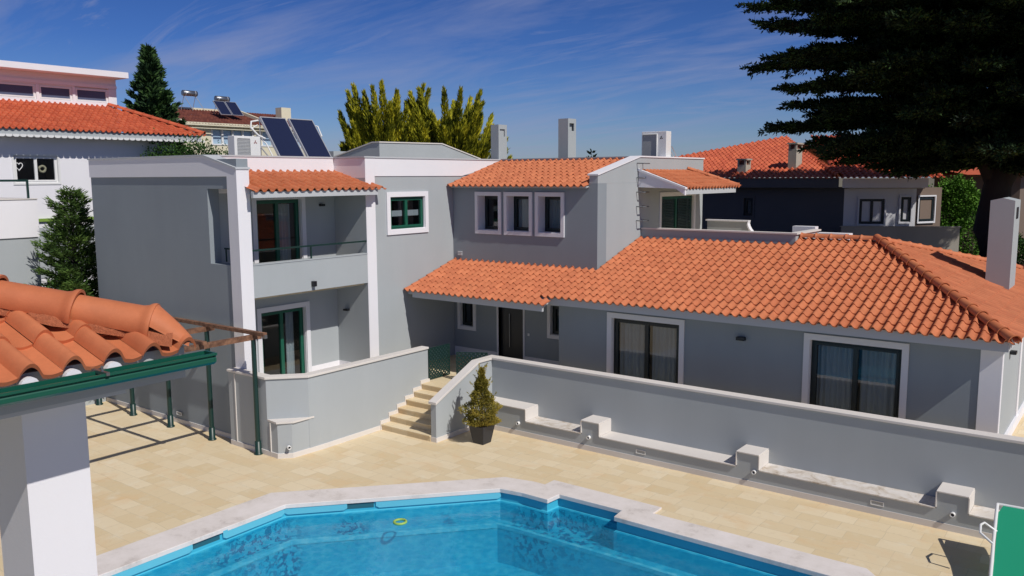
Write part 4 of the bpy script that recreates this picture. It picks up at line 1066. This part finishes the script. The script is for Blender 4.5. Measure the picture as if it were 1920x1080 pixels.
# closed end cap of the hip: flattened scallop
m = MB(); d_h = Vector((1, 1, -kS)).normalized(); sdv = Vector((1, -1, 0)).normalized(); upv = sdv.cross(d_h); upv = upv if upv.z > 0 else -upv
vs = []; c0 = EC+Vector((-.20, -.20, .205))
for i in range(9):
    t_ = i/8; rad = .122*math.sqrt(max(0, 1-t_*.85)); dn = t_*.25
    for j in range(21):
        an = math.pi*j/20; rib = 1+.035*math.cos(j*math.pi/20*18)*t_
        vs.append(tuple(c0+d_h*dn+sdv*math.cos(an)*rad*rib+upv*(math.sin(an)*rad*rib-.10*t_)))
m.add(vs, [(a*21+b, a*21+b+1, (a+1)*21+b+1, (a+1)*21+b) for a in range(8) for b in range(20)], True); m.build('hip_end_cap', 'ridge', nrf)
# rough mortar bed under the hip
def mortarmat():
    m_, nt_, b_ = newmat('tinted_mortar'); g_ = N(nt_, 'ShaderNodeNewGeometry'); n_ = N(nt_, 'ShaderNodeTexNoise', Scale=38, Detail=9, Roughness=.75)
    nt_.links.new(g_.outputs['Position'], n_.inputs['Vector']); c_ = ramp(nt_, n_.outputs['Fac'], .35, (.42, .125, .055), .65, (.60, .19, .085)); nt_.links.new(c_, b_.inputs['Base Color'])
    b_.inputs['Roughness'].default_value = .95; bp_ = N(nt_, 'ShaderNodeBump', Strength=1., Distance=.03); nt_.links.new(n_.outputs['Fac'], bp_.inputs['Height']); nt_.links.new(bp_.outputs['Normal'], b_.inputs['Normal'])
    return m_
M['mortar'] = mortarmat()
m = MB(); vs = []
for i in range(60):
    c_ = EC+Vector((-.1-i*.06, -.1-i*.06, .0+kS*(.1+i*.06))); wv = .115+.02*math.sin(i*1.7)+.02*math.sin(i*.9+1)
    for j, (sy_, zz_) in enumerate(((wv, .035), (.09, .11), (0, .15), (-.09, .11), (-wv, .035))): vs.append(tuple(c_+sdv*sy_+Vector((0, 0, zz_))))
m.add(vs, [(i*5+j, i*5+j+1, (i+1)*5+j+1, (i+1)*5+j) for i in range(59) for j in range(4)], True); m.build('mortar_bed', 'mortar', nrf)
# eave: grey board with pale half-round infills, then the green gutter
m = MB(); m.box(-4.93, -4.87, -2, 2.96, 5.74, 5.945); m.prism([(-4.931, 5.80), (-4.931, 5.92), (-5.5, 6.095), (-5.5, 5.80)], 'y', 2.2, 2.93); m.build('eave_board', 'grey', nrf, merge=False)
for k_ in range(20):
    yc = -2.06+.235*k_+.061
    if yc < 2.9:
        m = MB(); m.prism([(yc+.05*math.cos(a_), 5.885+.05*math.sin(a_)) for a_ in [math.pi*i_/8 for i_ in range(9)]], 'x', -4.86, -4.80)
        m.build('mortar_infill', 'white', nrf)
gt = MB(); prof_ = [(0, .0), (0, -.075), (.02, -.10), (.085, -.10), (.115, -.075), (.115, -.045), (.108, -.03), (.125, -.018), (.125, 0), (.112, 0), (.104, -.07), (.08, -.09), (.025, -.09), (.008, -.07), (.008, 0)]
gt.prism([(-4.765+p[0], 5.912+p[1]*.78) for p in prof_], 'y', -2, 3.03)
gto = gt.build('gutter', 'green', nrf)
gt = MB(); gt.prism([(-4.765+p[0], 5.912+p[1]*.78) for p in prof_[:9]], 'y', 3.031, 3.045); gt.build('gutter_end', 'green', gto, merge=True)
s = MB(); s.box(-4.80, -4.63, 2.33, 2.35, 5.90, 5.92); s.box(-4.70, -4.69, 2.335, 2.345, 5.90, 5.95); s.build('gutter_bracket', 'steel', gto)
m = MB(); m.box(-5.75, -5.3, 2.14, 2.52, -.1, 5.82); m.build('pillar', 'white', NHs)
m = MB(); m.box(-9, -4.94, -2, 2.6, 5.70, 5.738); m.build('soffit', 'fascia', NHs)
m = MB(); m.box(-9.5, -8.6, -2.0, 2.5, -.1, 5.69); m.build('wall', 'grey', NHs)

# lounger geometry: nearly upright green sling with white frame, seen from behind
T = Matrix.Rotation(0, 4, 'Z')
def P3(u, v, z): return (u, v, z)
a0 = Vector((-1.62, 16.95, .95)); 
# sling corners (top-left is the highest), back leaning
TL = Vector((-1.87, 17.25, .98)); BL = Vector((-1.66, 15.16, .45)); W_ = Vector((.68, .05, 0))
s = MB(); n_ = 10; vs = []
for i in range(n_+1):
    t_ = i/n_; p = TL.lerp(BL, t_)+Vector((0, 0, -.05*math.sin(math.pi*t_)))
    if i == 0: vs += [tuple(p+W_*.10+Vector((0, -.0, 0))), tuple(p+W_)]
    else: vs += [tuple(p+Vector((.0, 0, 0))), tuple(p+W_)]
s.add(vs, [(2*i, 2*i+1, 2*i+3, 2*i+2) for i in range(n_)], True); sl_ = s.build('sling', 'lounger', lo)
s = MB(); s.tube([TL+Vector((-.03, .02, 0)), (TL+BL)/2+Vector((-.035, 0, -.07)), BL+Vector((-.03, 0, 0)), BL+Vector((-.03, -.5, -.03))], .03, 8)
s.tube([TL+W_+Vector((.03, 0, 0)), BL+W_+Vector((.03, 0, 0))], .03, 8); s.tube([TL+Vector((-.03, .03, 0)), TL+W_+Vector((.03, .03, 0))], .03, 8)
s.build('frame', 'whiteplastic', lo)
for q in ((TL+Vector((.0, -.25, -.08))), (TL+W_+Vector((0, -.25, -.08))), BL+Vector((0, -.3, -.05)), BL+W_+Vector((0, -.3, -.05))):
    s = MB(); s.tube([(q.x, q.y, 0), (q.x, q.y, q.z)], .028, 8); s.build('leg', 'whiteplastic', lo)
s = MB(); q = TL.lerp(BL, .45); s.tube([q+Vector((-.02, .22, .0)), q+Vector((-.22, .20, .12)), q+Vector((-.25, .0, .14)), q+Vector((-.22, -.22, .08)), q+Vector((-.02, -.24, -.06))], .022, 8); s.build('armrest', 'whiteplastic', lo)

# ================================================================== NEIGHBOURING HOUSES
# white house on the left
wn = thing('white_house', 'white house with red tiled eaves roof and strip windows at far left', 'house', (-38, 16, -2.6))
m = MB(); m.wall('x', -36.3, -36.0, 0, 22.0, -2.6, 8.85, [(15.02, 16.72, 6.86, 7.95)]); m.box(-46, -36.31, 21.75, 22.0, -2.6, 8.85); m.build('wall', 'white', wn)
ww_ = window(wn, frame_mat('x', -36.0, 15.02), 1.70, 6.86, 7.95, trim=.07, proud=.03, depth=.08, fmat='whiteplastic', name='window', tmat='whiteplastic', room=1.3)
s = MB(); s.tube([(-36.11, 15.25+.14*(16*math.sin(t_)**3)/16, 7.52+.14*(13*math.cos(t_)-5*math.cos(2*t_)-2*math.cos(3*t_)-math.cos(4*t_))/13) for t_ in [i*6.2832/24 for i in range(24)]], .018, 5, True); s.build('heart_decoration', 'whiteplastic', ww_)
s = MB(); s.tube([(-36.30, 16.22+.12*math.cos(t_), 7.42+.12*math.sin(t_)) for t_ in [i*6.2832/20 for i in range(20)]], .05, 8, True)
M['wreath'] = plain('straw', (.55, .48, .32), .9, bump=.5); s.build('wreath', 'wreath', ww_)
m = MB(); m.box(-35.99, -35.9, 0, 22.0, 5.3, 5.42); m.build('green_ledge', 'lime', wn)
m = MB(); m.box(-35.995, -35.97, 0, 22.0, 3.0, 5.05); m.build('lower_band', 'grey', wn)
S_ = Vector((-1, 0, .36)).normalized()
wr = tile_roof((-35.2, 8, 8.93), (0, 1, 0), S_, 15.2, 4.2, ns=6).build('tiled_roof', 'tilefar', wn, clip=[((-35.2, 23.1, 0), Vector((-.55, .835, 0)).normalized())])
ridge_tiles((-35.25, 23.05, 9.05), (-39.0, 20.6, 10.40), .11, .42, 8).build('hip_tiles', 'tilefar', wr)
m = MB(); m.box(-35.35, -35.28, 0, 22.9, 8.72, 8.95); m.box(-39, -35.35, 22.83, 22.9, 8.72, 8.95); m.build('eave_board', 'grey', wr)
m = MB(); vs = []
y = 8.0
while y < 22.9:
    m.prism([(y, 8.74), (y+.24, 8.74), (y+.24, 8.68), (y+.18, 8.64), (y+.06, 8.64), (y, 8.68)], 'x', -35.27, -35.24); y += .26
m.build('scalloped_trim', 'whiteplastic', wr)
m = MB(); m.box(-36, -35.35, 0, 22.8, 8.70, 8.74); m.build('soffit', 'white', wr)
m = MB(); m.wall('x', -39.25, -39.0, 8, 21.0, 8.8, 11.6, [(9.0, 12.6, 10.45, 11.07), (12.75, 15.4, 10.45, 11.07), (15.5, 17.42, 10.45, 11.09), (17.54, 18.98, 10.47, 11.10), (19.10, 20.62, 10.49, 11.12)])
m.box(-44, -39.26, 20.75, 21.0, 8.8, 11.6); m.build('upper_wall', 'white', wn)
for a, b in ((9.0, 12.6), (12.75, 15.4), (15.5, 17.42), (17.54, 18.98), (19.10, 20.62)):
    window(wn, frame_mat('x', -39.0, a), b-a, 10.46, 11.10, trim=0, depth=.06, leaves=1, fmat='whiteplastic', name='strip_window', fw=.05, room=1.5, glass='skypane')
m = MB(); m.box(-38.97, -38.94, 8, 21.0, 11.14, 11.28); m.build('window_ledge', 'white', wn)
m = MB(); m.box(-46, -38.2, 6, 21.2, 11.60, 11.86); m.build('roof_slab', 'white', wn)

# grey and white balcony block in front of it
bb = thing('balcony_block', 'grey and white terrace block with a dark green railing at far left', 'building', (-29, 10, -2.6))
m = MB(); m.box(-32, -29.05, 2, 12.68, -2.6, 5.14); m.build('lower_wall', 'grey', bb)
m = MB(); m.box(-32, -29.0, 2, 12.72, 5.141, 6.36); m.build('parapet', 'white', bb)
m = MB(); m.box(-32, -28.97, 2, 12.74, 6.361, 6.39); m.build('coping', 'stone', bb)
m = MB(); m.box(-29.2, -29.14, 2, 12.56, 6.93, 7.0)
for y in (12.5, 11.55, 10.6, 9.65, 8.7): m.box(-29.2, -29.14, y, y+.06, 6.39, 6.93)
m.box(-31.8, -29.2, 12.5, 12.56, 6.93, 7.0); m.build('railing', 'dgreen', bb)

# cream house with brown roof and solar heaters
bh = thing('cream_house', 'cream house with brown tiled roof and pale blue window strip beyond', 'house', (-60, 38, -2.6))
m = MB(); m.wall('x', -58.4, -58.1, 36.2, 48, -2.6, 11.0, [(38.6, 42.5, 9.65, 10.75), (43.2, 47.5, 9.65, 10.75)]); m.prism([(-58.41, -2.6), (-58.41, 11.0), (-62, 12.2), (-66, 12.2), (-66, -2.6)], 'y', 36.0, 36.3); m.build('wall', 'cream', bh, merge=True)
for a, b, nn_ in ((38.6, 42.5, 4), (43.2, 47.5, 4)):
    M['skyglass'] = M.get('skyglass') or plain('pale_sky_painted_glass', (.35, .48, .62), .15)  # pale blue base colour stands in for sky mirrored in the panes
    f = MB(); f.box(-58.35, -58.3, a, b, 9.65, 10.75); wo = f.build('window', 'skyglass', bh)
    f = MB()
    for i in range(nn_+1): f.box(-58.29, -58.15, a+(b-a-.16)*i/nn_, a+(b-a-.16)*i/nn_+.16, 9.65, 10.75)
    f.box(-58.29, -58.05, a-.1, b+.1, 9.55, 9.649); f.build('window_frame', 'whiteplastic', wo)
M['copper'] = M['tileold']
S_ = Vector((-1, 0, .30)).normalized()
br_ = tile_roof((-57.6, 36.2, 11.05), (0, 1, 0), S_, 12, 5.0, ns=4, pitch=.26).build('tiled_roof', 'tileold', bh)
m = MB(); m.box(-57.75, -57.6, 36.1, 48, 10.98, 11.2); m.box(-57.7, -57.6, 36.1, 48, 10.75, 10.80); m.prism([(-57.6, 11.0), (-57.6, 11.25), (-62.4, 12.6), (-66, 12.6), (-66, 12.3), (-62.4, 12.3)], 'y', 35.9, 36.15); m.build('eave_board', 'cream', br_, merge=True)
m = MB(); m.box(-63.2, -62.3, 36.2, 44, 12.2, 12.66); m.prism([(-57.6, 11.1), (-57.6, 11.35), (-62.4, 12.75), (-62.4, 12.4)], 'y', 44, 44.2); m.build('ridge_parapet', 'cream', br_, merge=True)
def heater(cx, cy, cz, label, panels=True):
    r = thing('solar_heater', label, 'solar water heater', (cx, cy, cz-1.2), 'solar water heaters on the cream house')
    s = MB(); s.tube([(cx, cy-.62, cz), (cx, cy-.60, cz), (cx, cy+.60, cz), (cx, cy+.62, cz)], [.16, .22, .22, .16], 16); s.build('tank', 'steel', r)
    for q in (-.42, .42): s = MB(); s.tube([(cx, cy+q-.03, cz), (cx, cy+q+.03, cz)], .232, 16); s.build('tank_strap', 'pvframe', r)
    s = MB()
    for q in (-.5, .5): s.tube([(cx, cy+q, cz-.2), (cx-.5, cy+q, cz-1.3)], .025, 5); s.tube([(cx, cy+q, cz-.2), (cx+1.1, cy+q, cz-1.3)], .025, 5)
    s.build('support', 'pvframe', r)
    if panels:
        for y0 in (-1.05, .03): tilted(cy+y0, cy+y0+1.0, r, cx+1.3, cz-1.38, cx+.25, cz-.25, 0)
heater(-61.2, 38.9, 13.65, 'left solar tank alone on bare struts above the brown roof', False)
heater(-60.6, 41.4, 13.35, 'right solar tank above two tilted panels on the brown roof')
for o_ in bpy.data.objects: pass
s = MB(); s.box(-61.0, -60.2, 46.9, 47.9, 11.0, 13.0); tag(None or s.build('chimney', 'cream', bh))

# dark house on the right
dh = thing('dark_house', 'shade-darkened neighbouring house with red hipped roof in the tree shade', 'house', (-14, 42, -2.6))
m = MB(); m.wall('y', 38.0, 38.3, -19.5, -10.74, -2.6, 6.46, [(-15.24, -14.80, 5.15, 5.98)]); m.build('wall', 'shadewall', dh)
m = MB(); m.box(-10.745, -10.74, 38, 38.3, -2.6, 6.46)
Tc = Matrix(((.894, .447, 0, -10.74), (.447, -.894, 0, 38.0), (0, 0, 1, 0), (0, 0, 0, 1)))  # x along (2,1), y outward (1,-2)
m = MB(Tc); m.box(0, 2.92, -.3, 0, -2.6, 6.46); m.build('bay_wall', 'trim', dh)
Ts = Matrix(((.447, .894, 0, -8.13), (.894, -.447, 0, 39.31), (0, 0, 1, 0), (0, 0, 0, 1)))
m = MB(Ts); m.box(0, 1.6, -.3, 0, -2.6, 6.46); m.build('bay_side_wall', 'bstone', dh)
window(dh, frame_mat('y', 38.0, -15.24), .44, 5.15, 5.98, trim=.08, depth=.06, leaves=1, fmat='frame', curtain=[(.1, .4, 5.2, 5.9)], tmat='shadewall', room=.8)
def dwin(T, x0, x1, z0, z1, lv=2, nm='window'):
    T4 = T @ Matrix.Translation((x0, .06, 0))
    window(dh, T4, x1-x0, z0, z1, trim=.06, proud=.03, depth=.04, leaves=lv, fmat='frame', curtain=[((x1-x0)*.45, x1-x0-.08, z0+.08, z1-.1)], room=0, name=nm)
dwin(Tc, .62, 1.66, 4.9, 6.0); dwin(Tc, 2.30, 2.72, 5.0, 6.08, 1); dwin(Ts, .10, 1.1, 5.0, 6.08, 1)
m = MB(); m.wall('y', 37.3, 37.36, -19.6, -10.8, 6.47, 6.90); m.build('eave_board', 'shadewall', dh)
m = MB(Tc); m.box(-.2, 3.2, .55, .62, 6.47, 6.86); m.build('bay_eave_board', 'white', dh)
m = MB(Tc); m.box(.0, 3.1, -1.5, .54, 6.43, 6.46); m.build('bay_soffit', 'concrete', dh)
m = MB(); m.box(-19.6, -10.8, 37.36, 38.2, 6.462, 6.50); m.build('soffit', 'shadewall', dh)
S_ = Vector((0, 1, .27)).normalized()
A1 = (-15.9, 45.3, 8.85)
dr1 = tile_roof((-20.4, 37.2, 6.88), (1, 0, 0), S_, 10.2, 8.6, ns=6).build('tiled_roof', 'tilefar', dh, clip=[((-24.8, 37.2, 0), Vector((-8.1, 8.9, 0)).normalized()), ((-10.75, 37.2, 0), Vector((8.1, 5.15, 0)).normalized())])
S2 = Vector((-1, .45, .30)).normalized()
m = tile_roof((-10.75, 37.0, 6.88), (.894, .447, 0), Vector((-.447, .894, .27)).normalized(), 4.2, 8, ns=6)
m.build('bay_roof', 'tilefar', dr1, clip=[((-10.75, 37.2, 0), Vector((-8.1, -5.15, 0)).normalized())])
ridge_tiles((-10.8, 37.3, 6.98), A1, .12, .42, 8).build('hip_tiles', 'tilefar', dr1)
ridge_tiles((-24.5, 37.5, 6.95), A1, .12, .42, 8).build('hip_tiles', 'tilefar', dr1)
m = MB(); m.add([A1, (-24.8, 37.2, 6.9), (-24.8, 52, 6.9), (-8, 52, 6.9), (-6.5, 44, 6.9)], [(0, 1, 2), (0, 2, 3), (0, 3, 4)]); m.build('rear_slope', 'tilefar', dr1)
def nchim(x0, x1, y0, y1, z0, z1):
    s = MB(); s.box(x0, x1, y0, y1, z0, z1-.28); c_ = s.build('chimney', 'concrete', dr1)
    s = MB(); s.box(x0-.05, x1+.05, y0-.05, y1+.05, z1-.07, z1)
    for a in (x0, x1-.09):
        for b in (y0, y1-.09): s.box(a, a+.09, b, b+.09, z1-.28, z1-.07)
    s.build('chimney_cap', 'concrete', c_)
    s = MB(); s.box(x0+.09, x1-.09, y0+.09, y1-.09, z1-.28, z1-.08); s.build('flue', 'tileold', c_)
nchim(-13.49, -13.12, 38.7, 39.5, 7.0, 8.48); nchim(-15.65, -15.24, 38.1, 38.7, 6.9, 7.79)
# balcony below the bay
m = MB(Tc); m.box(-.3, 4.3, 1.2, 1.35, 3.4, 4.85); m.box(-.35, 4.35, 1.17, 1.38, 4.851, 4.89); m.build('balcony_parapet', 'concrete', dh)
# second house beyond, right
sh = thing('stone_house', 'brown stone house with low red roof behind the bay window', 'house', (-6, 52, -2.6))
m = MB(); m.box(-9.5, -5.5, 50, 56, -2.6, 7.0); m.build('wall', 'bstone', sh)
m = MB(); m.add([(-10.2, 49.5, 7.0), (-4.8, 49.5, 7.0), (-4.8, 56.5, 7.0), (-10.2, 56.5, 7.0), (-8.0, 53, 7.85), (-7.3, 53, 7.85)], [(0, 1, 5, 4), (1, 2, 5), (2, 3, 4, 5), (3, 0, 4), (3, 2, 1, 0)]); m.build('roof', 'tilefar', sh)
fh = thing('pale_house', 'pale stone house glimpsed at the right edge behind the chimney', 'house', (2, 55, -2.6))
m = MB(); m.box(-.5, 8, 50, 56, -2.6, 6.1); m.build('wall', 'cream', fh)
for i in range(3):
    s = MB(); s.box(.3+i*1.6, .3+i*1.6+.7, 49.96, 49.99, 4.2, 5.3); s.build('window', 'frame', fh)
m = MB(); m.poly([(-1, 49.4, 6.15), (8.5, 49.4, 6.15), (8.5, 53, 6.9), (-1, 53, 6.9)], .1); m.build('roof', 'tilefar', fh)

# ================================================================== TREES
def norm(v): v = np.asarray(v, float); return v/np.linalg.norm(v)
def limbs(name, segs, parent, mat='bark'):
    m = MB()
    for p in segs: m.tube([q[:3] for q in p], [q[3] for q in p], 8)
    return m.build(name, mat, parent)

def golden(cx, cy, z0, z1, rad, label, seed, np_=70):
    nr_ = np.random.default_rng(seed)
    r = thing('golden_cypress', label, 'tree', (cx, cy, z0), 'golden cypresses behind the house')
    segs = [[(cx, cy, z0, .35), (cx, cy, z0+(z1-z0)*.6, .2), (cx, cy, z1-1.0, .05)]]
    pts = []; dd = []
    for k in range(np_):
        a = nr_.random()*6.283; hz = nr_.random()
        h = z0+(z1-z0)*(.18+.60*hz)
        r0 = rad*(.15+.25*nr_.random()); base = np.array([cx+r0*math.cos(a), cy+r0*math.sin(a), h])
        up = .62+.95*hz+.5*nr_.random(); d = norm([math.cos(a), math.sin(a), up])
        L = (z1-z0)*.31*(.55+.8*nr_.random())*(1.1-.45*hz)+.45
        segs.append([(*base, .04), (*(base+d*L*.7), .012)])
        nn = int(420*L); t = nr_.random(nn)
        bend = np.array([0, 0, .35])*L
        cen = base+np.outer(t, d*L)+np.outer(t**2, bend)
        w = .28*(1-t)**.7*(.4+.9*np.minimum(t*4, 1))+.03
        off = nr_.normal(size=(nn, 3)); off /= np.linalg.norm(off, axis=1)[:, None]
        q = cen+off*w[:, None]*nr_.random(nn)[:, None]**.4
        pts.append(q); dd.append(d*1.1+off*.55+np.array([0, 0, .5])+nr_.normal(size=(nn, 3))*.15)
    pts = np.concatenate(pts); dd = np.concatenate(dd)
    limbs('trunk', segs, r)
    leafcloud('crown', pts, dd, .20+.12*nr_.random(len(pts)), .055, 'cypress', r)
golden(-32.9, 32.6, 2.0, 10.4, 2.5, 'taller left golden cypress with upswept plumes behind the house', 3, 135)
golden(-30.3, 34.5, 2.0, 10.45, 1.55, 'narrower right golden cypress with upswept plumes behind the house', 5, 110)

def conifer(name, label, cx, cy, z0, z1, rad, mat, seed, nb=90, leaf=.16, dens=60, droop=-.15, shape=1.0, group=None, lw=.05, irr=.25):
    nr_ = np.random.default_rng(seed); r = thing(name, label, 'tree', (cx, cy, z0), group)
    segs = [[(cx, cy, z0, .02*(z1-z0)), (cx, cy, z0+(z1-z0)*.6, .012*(z1-z0)), (cx, cy, z1, .01)]]
    pts = []; dd = []
    for k in range(nb):
        f = (k+nr_.random())/nb; h = z0+(z1-z0)*(.06+.92*f)
        L = rad*(1-f)**shape*(1-irr+2*irr*nr_.random())+.12
        a = k*2.399+nr_.random()*.6; d = norm([math.cos(a), math.sin(a), droop+.5*f])
        base = np.array([cx, cy, h]); segs.append([(*base, .02+.012*L), (*(base+d*L*.85), .006)])
        nn = int(dens*L*(1+.6*(1-f)))+12; t = nr_.random(nn)**.7
        w = .30*L*(1-t*.75)+.04
        sidev = norm(np.cross(d, [0, 0, 1])); o1 = (nr_.random(nn)*2-1)*w
        q = base+np.outer(t*L, d)+np.outer(o1, sidev)+nr_.normal(size=(nn, 3))*.05
        pts.append(q); dd.append(d+np.outer(np.sign(o1)*.7, sidev)+nr_.normal(size=(nn, 3))*.3+np.array([0, 0, .15]))
    limbs('trunk', segs, r); pts = np.concatenate(pts); dd = np.concatenate(dd)
    leafcloud('crown', pts, dd, leaf*(.7+.6*nr_.random(len(pts))), lw, mat, r)
conifer('spruce_tree', 'young spruce with a thin pale tip between the white house and the grey house', -27.75, 13.2, -2.0, 6.75, 2.15, 'youngspruce', 21, 150, .17, 230, .12, .66, lw=.035, irr=.4)
conifer('cypress_tree', 'dark green pointed conifer rising behind the red roof of the white house', -46.0, 26.8, -2, 14.55, 3.7, 'spruce', 23, 210, .34, 200, .35, .9, lw=.12, irr=.4)

def bush(name, label, blobs, mat, seed, n=5000, leaf=.12, cat='bush', lw=.07):
    nr_ = np.random.default_rng(seed); c0 = blobs[0]; r = thing(name, label, cat, (c0[0], c0[1], c0[2]-c0[3]))
    pts = []; dd = []
    for (x, y, z, rx, ry, rz) in blobs:
        nn = n//len(blobs); o = nr_.normal(size=(nn, 3)); o /= np.linalg.norm(o, axis=1)[:, None]
        k = 1+.22*np.sin(o[:, 0]*7+x)*np.sin(o[:, 2]*6+y)+.12*nr_.normal(size=nn)
        q = np.array([x, y, z])+o*np.array([rx, ry, rz])*(k*(.45+.55*nr_.random(nn)**.35))[:, None]
        pts.append(q); dd.append(o+nr_.normal(size=(nn, 3))*.6)
    pts = np.concatenate(pts); dd = np.concatenate(dd)
    m = MB(); m.tube([(c0[0], c0[1], -2.6), (c0[0], c0[1], c0[2])], [.12, .05], 7); m.build('trunk', 'bark', r)
    leafcloud('foliage', pts, dd, leaf*(.7+.6*nr_.random(len(pts))), lw, mat, r)
bush('round_bush', 'rounded dark green bush behind the roof parapet left of the air conditioner', [(-34.9, 22.1, 7.2, 1.3, 1.5, 1.5), (-33.7, 23.2, 6.9, 1.2, 1.5, 1.35), (-35.4, 21.2, 7.0, 1.0, 1.2, 1.5), (-34.4, 22.6, 5, 2.4, 2.4, 2.2)], 'bushleaf', 31, 22000, .11)
bush('bright_bush', 'tall bright green bush between the bay window and the dark trunk', [(-7.6, 42.3, 5.0, .9, .9, 1.6), (-7.0, 42.5, 6.0, .7, .8, .8), (-8.0, 41.8, 3.6, 1.0, 1.0, 1.6), (-6.5, 42.8, 4.4, .8, .9, 1.8)], 'bright', 33, 24000, .11)
bush('dark_bush', 'dark green bush at the foot of the large tree behind the chimney', [(-2.4, 42.5, 3.6, 1.6, 1.4, 1.5), (-4.4, 40.3, 3.3, 1.2, 1.0, 1.0)], 'bushleaf', 35, 14000, .12)
bush('garden_hedge', 'low shrubs with pale flowers below the young spruce', [(-27.4, 12.6, 2.2, 1.0, .8, 1.5)], 'bushleaf', 37, 6000, .08)
for i, (x, y, z) in enumerate(((-57, 92, 8.9), (-60.2, 92, 8.5))):
    conifer('far_tree', ['tiny dark conifer on the skyline right of the golden cypresses, taller one', 'tiny dark round tree on the skyline beside the taller conifer'][i], x, y, -2, z+1.35-i*.6, 1.6, 'dark', 41+i, 40, .5, 20, .2, .6, lw=.2)

def bigtree():
    nr_ = np.random.default_rng(77); cx, cy = -4.45, 33.9
    r = thing('giant_cypress', 'huge dark spreading cypress overhanging the red roof on the right', 'tree', (cx, cy, -2.6))
    segs = [[(cx-.35, cy, -2.6, 1.1), (cx-.25, cy, 3, .82), (cx-.1, cy, 5, .56), (cx+.02, cy, 6.6, .44), (cx+.15, cy, 9, .40), (cx+.2, cy, 12, .34), (cx, cy, 17, .1)]]
    segs.append([(cx, cy, 6.2, .3), (cx+.8, cy+.2, 8.2, .26), (cx+1.6, cy, 12, .15)])
    segs.append([(cx, cy, 6.4, .26), (cx-.9, cy-.2, 8.6, .2), (cx-2.4, cy, 11, .12)])
    pts = []; dd = []
    def bough(base, d, L, fat=1.):
        d = norm(d); side = norm(np.cross(d, [0, 0, 1])); segs.append([(*base, .05+.016*L), (*(base+d*L*.5+np.array([0, 0, .03*L])), .03+.006*L), (*(base+d*L*.96), .01)])
        ns = int(4+L*3.6)
        for i in range(ns):
            t = .10+.90*(i+nr_.random())/ns; p0 = base+d*L*t+np.array([0, 0, .12*L*t*(1-t)])
            for sgn in (-1, 1, 0):
                if sgn == 0: dv_ = norm(d+nr_.normal(size=3)*.2); l2 = .8
                else: dv_ = norm(side*sgn*.9+d*.75+nr_.normal(size=3)*.18+np.array([0, 0, .05])); l2 = (1.15-.8*t)*min(L, 5)*.26*nr_.uniform(.6, 1.2)*fat+.22
                nn = int(92*l2)+12; u = nr_.random(nn)
                w = .17*(1-u*.7)
                q = p0+np.outer(u*l2, dv_)+nr_.normal(size=(nn, 3))*np.array([1, 1, .5])*w[:, None]
                pts.append(q); dd.append(dv_+nr_.normal(size=(nn, 3))*.55+np.array([0, 0, .1]))
    def reach(a, L):
        # the crown is wide east-west and shallow north-south
        c, s_ = abs(math.cos(a)), math.sin(a)
        lim = 3.0 if s_ > 0 else 4.6
        return min(L, lim/max(.001, abs(s_)) if abs(s_) > .05 else L)
    for k in range(112):
        f = k/112; h = 7.5+8.6*f
        a = k*2.399+nr_.random()*.4
        L = reach(a, 8.0*nr_.uniform(.75, 1.0)*(.8 if f < .06 else 1))
        if math.cos(a) < 0: L *= np.interp(h, [7, 9, 13, 16], [.60, .78, .92, .8])
        el = -.06+.16*f+nr_.uniform(-.06, .08)
        bough(np.array([cx+.1*math.cos(a), cy+.1*math.sin(a), h]), [math.cos(a), math.sin(a), el], L)
    for (tx, ty, tz, hb) in ((-12.93, 33, 13.5, 11.8), (-12.5, 33, 12.75, 11.2), (-12.74, 33, 11.18, 10.2), (-12.0, 33, 11.45, 10.5), (-11.5, 33, 10.25, 9.6), (-11.2, 33, 9.65, 9.1), (-11.95, 33, 8.78, 8.5),
                             (-11.1, 33, 8.8, 8.5), (-10.4, 33, 8.2, 8.0), (-9.8, 33, 7.75, 7.9), (-9.0, 33, 7.5, 7.7), (-8.1, 33, 7.3, 7.6), (-7.2, 33, 7.1, 7.5), (-6.4, 33, 7.15, 7.5), (-5.6, 32.5, 7.4, 7.7),
                             (-9.9, 33.5, 9.6, 9.0), (-8.7, 33.5, 8.0, 7.9), (-9.5, 32.5, 11.0, 10.2), (-10.5, 32.6, 12.2, 11.2), (-9.0, 32.6, 9.0, 8.8), (-8.0, 32, 10.0, 9.6), (-7.5, 32.5, 8.6, 8.5), (-11.0, 33.4, 13.4, 12.2),
                             (-3.4, 32.6, 7.1, 7.3), (-2.6, 33, 7.6, 7.7), (-1.6, 34.5, 7.2, 7.5), (-12.6, 34, 14.6, 12.6), (-9.5, 34.8, 8.2, 8.2), (-8.4, 35, 7.6, 7.8)):
        b0 = np.array([cx, cy, hb]); dv_ = np.array([tx, ty, tz])-b0; bough(b0, dv_, float(np.linalg.norm(dv_)), .75)
    P_ = np.concatenate(pts); D_ = np.concatenate(dd)
    limbs('trunk', segs, r)
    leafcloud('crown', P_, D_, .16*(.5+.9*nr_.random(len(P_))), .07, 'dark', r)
bigtree()
